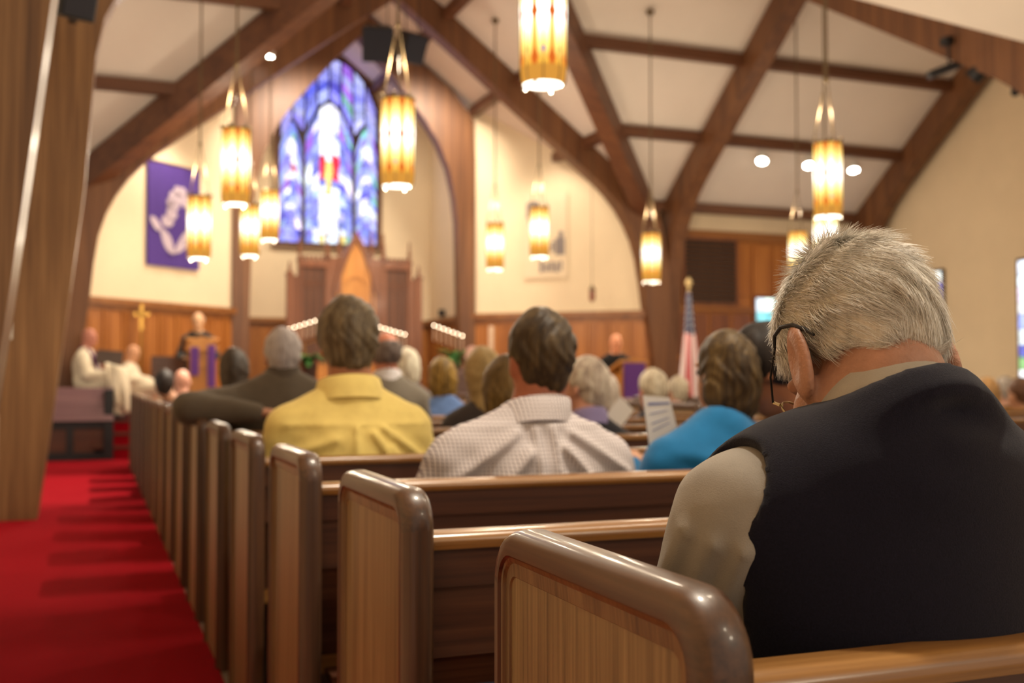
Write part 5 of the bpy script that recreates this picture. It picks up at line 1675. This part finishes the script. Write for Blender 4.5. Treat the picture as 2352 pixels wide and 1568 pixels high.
def m_head(P):
    q = (P - mH) @ mR / mk
    d = s_ell(q, (0, -.018, .032), (.077, .099, .098))
    d = smin(d, s_ell(q, (0, .035, -.04), (.062, .062, .086)), .03)
    d = smin(d, s_ell(q, (0, .062, -.098), (.032, .028, .026)), .025)
    d = smin(d, s_cone(q, (0, .092, .005), (0, .114, -.032), .011, .015), .012)
    d = smin(d, s_ell(q, (0, .084, .036), (.055, .02, .014)), .02)
    d = smin(d, s_ell(q, (0, .092, -.064), (.026, .010, .010)), .01)
    for s in (-1, 1):
        d = smin(d, s_ell(q, (s * .058, .055, -.035), (.018, .030, .026)), .02)            # cheek
        d = smin(d, s_cone(q, (s * .060, -.005, -.055), (s * .048, .045, -.088), .016, .016), .02)   # jaw
        d = smax(d, -s_ell(q, (s * .032, .100, .008), (.018, .016, .011)), .012)
        # ear: a flaring shell with a rolled rim and a soft lobe
        e = s_ell((q - v3(s * .095, -.016, -.024)) @ np.array(Matrix.Rotation(.22, 3, 'X')) @ np.array(Matrix.Rotation(s * .20, 3, 'Z')), (0, 0, 0), (.0095, .0320, .050))
        e = smin(e, s_cone(q, (s * .080, .006, -.066), (s * .084, .000, -.050), .009, .011), .008)
        e = smax(e, -s_ell(q, (s * .107, -.008, -.016), (.011, .019, .032)), .006)
        d = smin(d, e, .005)
    return d * mk, q


def m_neck(P):
    d = smin(s_cone(P, m_nb + v3(0, -.012, -.03), m_nk + v3(0, -.004, -.008), .062, .058), s_cone(P, m_nb + v3(0, .03, -.03), mH + mR @ v3(0, .01, -.06), .052, .050), .03)
    # creases where the neck is bent
    return d


def m_body(P):
    hd, q = m_head(P)
    d = smin(hd, m_neck(P), .028)
    d = smin(d, s_cone(P, m_nb + v3(-.03, .05, -.02), mH + mR @ v3(-.045, .0, -.06), .022, .020), .02)
    d = smin(d, m_torso(P) + .006, .03)
    d = smin(d, m_arms(P) + .005, .03)
    d = np.minimum(d, m_hands(P))
    return smin(d, m_legs(P) + .005, .03)


def axis(*seg):
    out = [seg[0]]
    for (b, h) in seg[1:]:
        n = max(1, int(round((b - out[-1]) / h)))
        out += list(out[-1] + (b - out[-1]) * np.arange(1, n + 1) / n)
    return np.array(out)


ax = [axis(-.32, (-.13, .014), (.12, .0042), (.32, .016)), axis(-.22, (-.14, .015), (.16, .0042), (.60, .018)), axis(-.02, (1.02, .02), (1.32, .0042))]
V, Q = surface_net(m_body, None, None, None, ax)
MSKIN = plain('weathered skin', rgb(178, 130, 106), .5, noise=.16, nscale=34, bump=.25, bscale=260, spec=.35)
MSKIN.node_tree.nodes['Principled BSDF'].inputs['Subsurface Weight'].default_value = .10
MSKIN.node_tree.nodes['Principled BSDF'].inputs['Subsurface Radius'].default_value = (.012, .005, .002)
link('body', net_mesh('body', V, Q, [MSKIN]), None, man)


# shirt with its sleeves
def seg_fold(P, a, b, amp, wd, n=None, c=None):
    a, b = v3(*a), v3(*b); ab = b - a
    t = np.clip((P - a) @ ab / (ab @ ab), 0, 1)
    d = P - a - t[:, None] * ab
    ok = 1.0
    if n is not None:                      # measure across the cloth only, on the side that faces n
        d = d - (d @ n)[:, None] * n
        ok = ((P - c) @ n) > .02
    return amp * np.exp(-(d * d).sum(1) / (wd * wd)) * ok


S_F = [((-.205, -.055, .925), (-.222, .03, .77), .008, .009), ((-.226, -.030, .93), (-.246, .06, .77), .008, .010), ((-.19, -.055, .86), (-.222, .03, .72), .009, .010), ((-.240, .0, .94), (-.252, .09, .80), .007, .010), ((-.185, -.05, .79), (-.245, .06, .735), .010, .010)]


def m_shirt(P):
    d = smin(m_torso(P) + .006, m_arms(P, 1.12), .04) - .006
    f = np.zeros(len(P))
    for a, b, am, wd in S_F: f = np.maximum(f, seg_fold(P, a, b, am * 1.2, wd * 1.1, v3(-.64, -.77, 0), v3(-.178, .05, .85)))
    d = d - f + wob(P, 30, .0022, 1.0) + wob(P, 64, .0010, 2.0)
    return smax(d, -s_cone(P, m_nb + v3(0, .0, -.02), m_nb + v3(0, .03, .10), .074, .10), .006)


MSHIRT = cloth((146, 138, 128))
V, Q = surface_net(m_shirt, None, None, None, [axis(-.30, (-.13, .0042), (.32, .016)), axis(-.19, (-.11, .012), (.14, .0042), (.48, .016)), axis(.50, (.66, .016), (1.0, .0055), (1.10, .012))])
link('shirt', net_mesh('shirt', V, Q, [MSHIRT]), None, man)


# knitted vest: open armholes and a round neckline
def m_vest(P):
    d = m_torso(P) - .021
    d = d + wob(P, 16, .0025, .6) - np.maximum(seg_fold(P, (-.02, -.13, 1.03), (.17, -.08, 1.00), .006, .012), seg_fold(P, (-.06, -.135, .985), (.16, -.11, .96), .004, .016))
    for s in (-1, 1):
        hole = smin(s_cone(P, (s * .205, -.005, .975), (s * .230, .04, .82), .060, .080), s_cone(P, (s * .230, .04, .82), (s * .235, .06, .70), .080, .075), .03)
        d = smax(d, -hole, .008)
    # turned-up knit edge round the neck, following the collar
    q = (P - v3(-.004, -.006, 1.040)) @ np.array(Matrix.Rotation(-.84, 3, 'X'))
    rho = np.sqrt((q[:, 0] / .090) ** 2 + (q[:, 1] / .102) ** 2)
    ring = np.sqrt(((rho - 1) * .10) ** 2 + np.maximum(np.abs(q[:, 2] + .040) - .012, 0) ** 2) - .0095
    d = smin(smin(d, s_ell(P, (.0, -.056, .992), (.135, .072, .082)), .035), ring, .03)
    return smax(d, -np.maximum((rho - .90) * .10, -(q[:, 2] + .028)), .006)


V, Q = surface_net(m_vest, (-.28, -.22, .46), (.29, .22, 1.15), .0068)
MV = plain('navy knitted wool', rgb(21, 19, 33), .95, noise=.3, nscale=500, bump=.45, bscale=1100, spec=.12, sheen=.12)
ve = link('vest', net_mesh('vest', V, Q, [MV]), None, man)
sm = ve.modifiers.new('smooth', 'SMOOTH'); sm.iterations = 3; sm.factor = .5


# shirt collar: folded band, high at the nape, dropping to the throat
def band(name, rows, mat, c, tilt, n=48):
    mb = MB(); vs, fs = [], []
    T = np.array(Matrix.Rotation(tilt, 3, 'X'))
    for rx, ry, z in rows:
        for i in range(n):
            th = 2 * math.pi * i / n
            vs.append(tuple(c + T @ v3(rx * math.cos(th), ry * math.sin(th), z - .012 * max(0, math.sin(th)))))
    m = len(rows)
    for j in range(m - 1):
        for i in range(n):
            fs.append((j * n + i, j * n + (i + 1) % n, (j + 1) * n + (i + 1) % n, (j + 1) * n + i))
    mb.add(vs, fs)
    return mb.build(name, mat, man, True, 70)


cc = v3(-.004, -.006, 1.040)
band('collar', [(.066, .080, -.03), (.066, .080, .008), (.067, .081, .022), (.070, .084, .025), (.074, .088, .021), (.081, .096, -.004), (.088, .100, -.030)], cloth((172, 164, 152)), cc, -.84)

tr = lambda P: smax(m_legs(P) - .010, P[:, 2] - .66, .01)
V, Q = surface_net(tr, (-.30, -.15, .06), (.30, .60, .70), .02)
link('trousers', net_mesh('trousers', V, Q, [cloth((46, 42, 40))]), None, man)
for s in (-1, 1):
    V, Q = surface_net(lambda P: s_ell(P, (s * .12, .46, .045), (.046, .13, .044)), (s * .12 - .07, .28, -.02), (s * .12 + .07, .64, .12), .015)
    link('shoe', net_mesh('shoe', V, Q, [SHOE]), None, man)


# hair: a soft cap and thousands of combed white strands
def m_hair(P, t=.014):
    q = (P - mH) @ mR / mk
    sk = smin(s_ell(q, (0, -.020, .034), (.079 + t, .101 + t, .100 + t * 1.2)), s_cone(q, (0, -.055, .0), (0, -.045, -.07), .056 + t * .4, .050), .03)
    low = -.066 + np.clip(q[:, 1] + .080, 0, 1) * .85
    cut = low - q[:, 2]
    near = s_ell(q, (-.090, .0, -.018), (.022, .030, .044)); near2 = s_ell(q, (.090, .0, -.018), (.022, .030, .044))
    d = smax(smax(sk, cut, .016), q[:, 1] - .085, .01)
    d = smax(smax(d, -near, .008), -near2, .008)
    return (d + .0016 * np.sin(q[:, 0] * 110 + 5 * np.sin(q[:, 2] * 35))) * mk


axh = [axis(mH[0] - .13, (mH[0] + .13, .0055)), axis(mH[1] - .16, (mH[1] + .14, .0055)), axis(mH[2] - .14, (mH[2] + .17, .0055))]
V, Q = surface_net(m_hair, None, None, None, axh)
MHB = hairmat((204, 194, 178), (230, 221, 206))
hair = link('hair', net_mesh('hair', V, Q, [MHB]), None, man)
rg = np.random.default_rng(5)
tri = V[Q]                                                     # strands rooted on the cap's surface
cen = tri.mean(1); nrm = np.cross(tri[:, 2] - tri[:, 0], tri[:, 3] - tri[:, 1]); ar = np.linalg.norm(nrm, axis=1); nrm /= ar[:, None] + 1e-12
g = np.stack([(m_hair(cen + e * .002) - m_hair(cen - e * .002)) for e in np.eye(3)], 1); g /= np.linalg.norm(g, axis=1)[:, None] + 1e-9
qq = (cen - mH) @ mR
outer = (np.einsum('ij,ij->i', g, (cen - mH)) > 0)
NS = 24000
pick = rg.choice(np.flatnonzero(outer), NS, p=(ar * outer)[outer] / (ar * outer).sum())
root_ = cen[pick] + (rg.random((NS, 3)) - .5) * .006 - g[pick] * .003
gq = g[pick] @ mR; rq = (root_ - mH) @ mR
crown = v3(.012, -.045, .135)
flow = rq - crown
# swirl at the crown, combed back and down elsewhere, forward on top
sw = np.cross(v3(0, -.35, .94), flow)
flow = flow / (np.linalg.norm(flow, axis=1)[:, None] + 1e-6) + .55 * sw / (np.linalg.norm(sw, axis=1)[:, None] + 1e-6)
flow += v3(0, 0, -.25) * (rq[:, 2:3] < .06)
clump = np.stack([np.sin(rq @ v3(70, 31, 12) + 1.1) + np.sin(rq @ v3(-22, 64, 41)), np.sin(rq @ v3(15, -58, 66) + .4) + np.sin(rq @ v3(61, 9, -37)), np.sin(rq @ v3(-49, 33, 58) + 2.2) + np.sin(rq @ v3(18, 77, 5))], 1)
flow += clump * .17 + (rg.random((NS, 3)) - .5) * .26
flow -= (flow * gq).sum(1)[:, None] * gq
flow /= np.linalg.norm(flow, axis=1)[:, None] + 1e-9
dc = np.linalg.norm(rq - crown, axis=1)
lift = .05 + .22 * np.exp(-(dc / .05) ** 2) + .10 * rg.random(NS)
ln = (.021 + .016 * rg.random(NS)) * (1 + .5 * np.exp(-(dc / .07) ** 2)) * np.where(rq[:, 2] < -.02, .6, 1)
seg = 4
pts = []
for i in range(seg + 1):
    t = i / seg
    wv = np.cross(flow, gq) * (.0022 * np.sin(t * 3.4 + clump[:, 0] * 1.3) - .0022 * np.sin(clump[:, 0] * 1.3))[:, None]
    pts.append(rq + wv + flow * (ln * t)[:, None] + gq * (ln * lift * (1.5 * t - .9 * t * t) * 1.2)[:, None])
pts = np.stack(pts, 1)                                          # NS, seg+1, 3 in head space
pw = pts @ mR.T + mH
side = np.cross(flow, gq) @ mR.T
gw = gq @ mR.T
wd = .00034 * (1.1 - np.linspace(0, 1, seg + 1) ** 2 * .9)
vs = np.concatenate([pw + side[:, None, :] * wd[None, :, None], pw - side[:, None, :] * wd[None, :, None], pw + gw[:, None, :] * wd[None, :, None] * 1.2], 1)   # three-sided strands
k1 = seg + 1
fq = []
for i in range(seg):
    fq += [(i, i + 1, k1 + i + 1, k1 + i), (k1 + i, k1 + i + 1, 2 * k1 + i + 1, 2 * k1 + i), (2 * k1 + i, 2 * k1 + i + 1, i + 1, i)]
fq = np.array(fq)
FQ = (fq[None] + (np.arange(NS) * 3 * k1)[:, None, None]).reshape(-1, 4)
me = bpy.data.meshes.new('hair_strands')
VV = vs.reshape(-1, 3)
me.vertices.add(len(VV)); me.vertices.foreach_set('co', VV.ravel())
me.loops.add(FQ.size); me.loops.foreach_set('vertex_index', FQ.ravel().astype(np.int32))
me.polygons.add(len(FQ)); me.polygons.foreach_set('loop_start', (np.arange(len(FQ)) * 4).astype(np.int32))
me.update(calc_edges=True)
at_ = me.attributes.new('tone', 'FLOAT', 'POINT')
at_.data.foreach_set('value', np.repeat(rg.random(NS), 3 * k1).astype(np.float32))
mh, nt, b = new_mat('white hair strand')
an = N(nt, 'ShaderNodeAttribute'); an.attribute_name = 'tone'
cr = ramp(nt, [(0, rgb(180, 171, 158)), (.3, rgb(230, 223, 211)), (1, rgb(252, 248, 242))]); nt.links.new(an.outputs['Fac'], cr.inputs[0])
nt.links.new(cr.outputs[0], b.inputs['Base Color']); b.inputs['Roughness'].default_value = .42
me.materials.append(mh)
st = link('hair_strands', me, None, hair); st['kind'] = 'stuff'
for s in (-1, 1):
    ep = mH + mR @ v3(s * .031, .088, .008) * mk
    e = MB(); e.ball(tuple(ep), .0115, 10); e.build('eye', EYE, man, True)

# ---- glasses, a thing of their own on his nose
gl = empty('eyeglasses', (MX, MY, 0)); tag(gl, 'thin-rimmed glasses on the white-haired man, dark arm over his ear', 'glasses')
hp = lambda x, y, z: tuple(mH + mR @ v3(x, y, z) * mk)
M['gold'] = plain('pale gold wire', rgb(206, 190, 150), .25, metal=.9)
M['lens'] = plain('spectacle lens', rgb(240, 236, 232), .05)
M['lens'].node_tree.nodes['Principled BSDF'].inputs['Transmission Weight'].default_value = 1.0
M['lens'].node_tree.nodes['Principled BSDF'].inputs['IOR'].default_value = 1.0
for s in (-1, 1):
    mb = MB(); mb.tube([hp(s * .074, .100, .020), hp(s * .090, .06, .026), hp(s * .099, .012, .032)], .0013, 6); mb.build('temple', M['black'], gl, True)
    mb = MB(); mb.tube([hp(s * .099, .014, .032), hp(s * .102, .000, .039), hp(s * .101, -.018, .036), hp(s * .098, -.036, .020), hp(s * .094, -.050, -.002), hp(s * .090, -.056, -.018)], [.0016, .0022, .0024, .0026, .0024, .0016], 8); mb.build('ear_tip', M['black'], gl, True)
    rim = [hp(s * .040 + .028 * math.cos(t), .106 - .012 * abs(math.cos(t)) * (1 if math.cos(t) * s > 0 else 0), .004 + .021 * math.sin(t)) for t in [2 * math.pi * i / 20 for i in range(21)]]
    mb = MB(); mb.tube(rim, .0013, 6, cap=False); mb.build('rim', M['gold'], gl, True)
    mb = MB(); mb.add([hp(s * .040, .107, .004)] + rim[:20], [(0, i + 1, (i + 1) % 20 + 1) for i in range(20)]); mb.build('lens', M['lens'], gl, True)
    mb = MB(); mb.tube([hp(s * .068, .096, .012), hp(s * .073, .100, .020)], .002, 6); mb.build('hinge', M['gold'], gl, True)
mb = MB(); mb.tube([hp(-.013, .108, .010), hp(0, .114, .014), hp(.013, .108, .010)], .0013, 6); mb.build('bridge', M['gold'], gl, True)
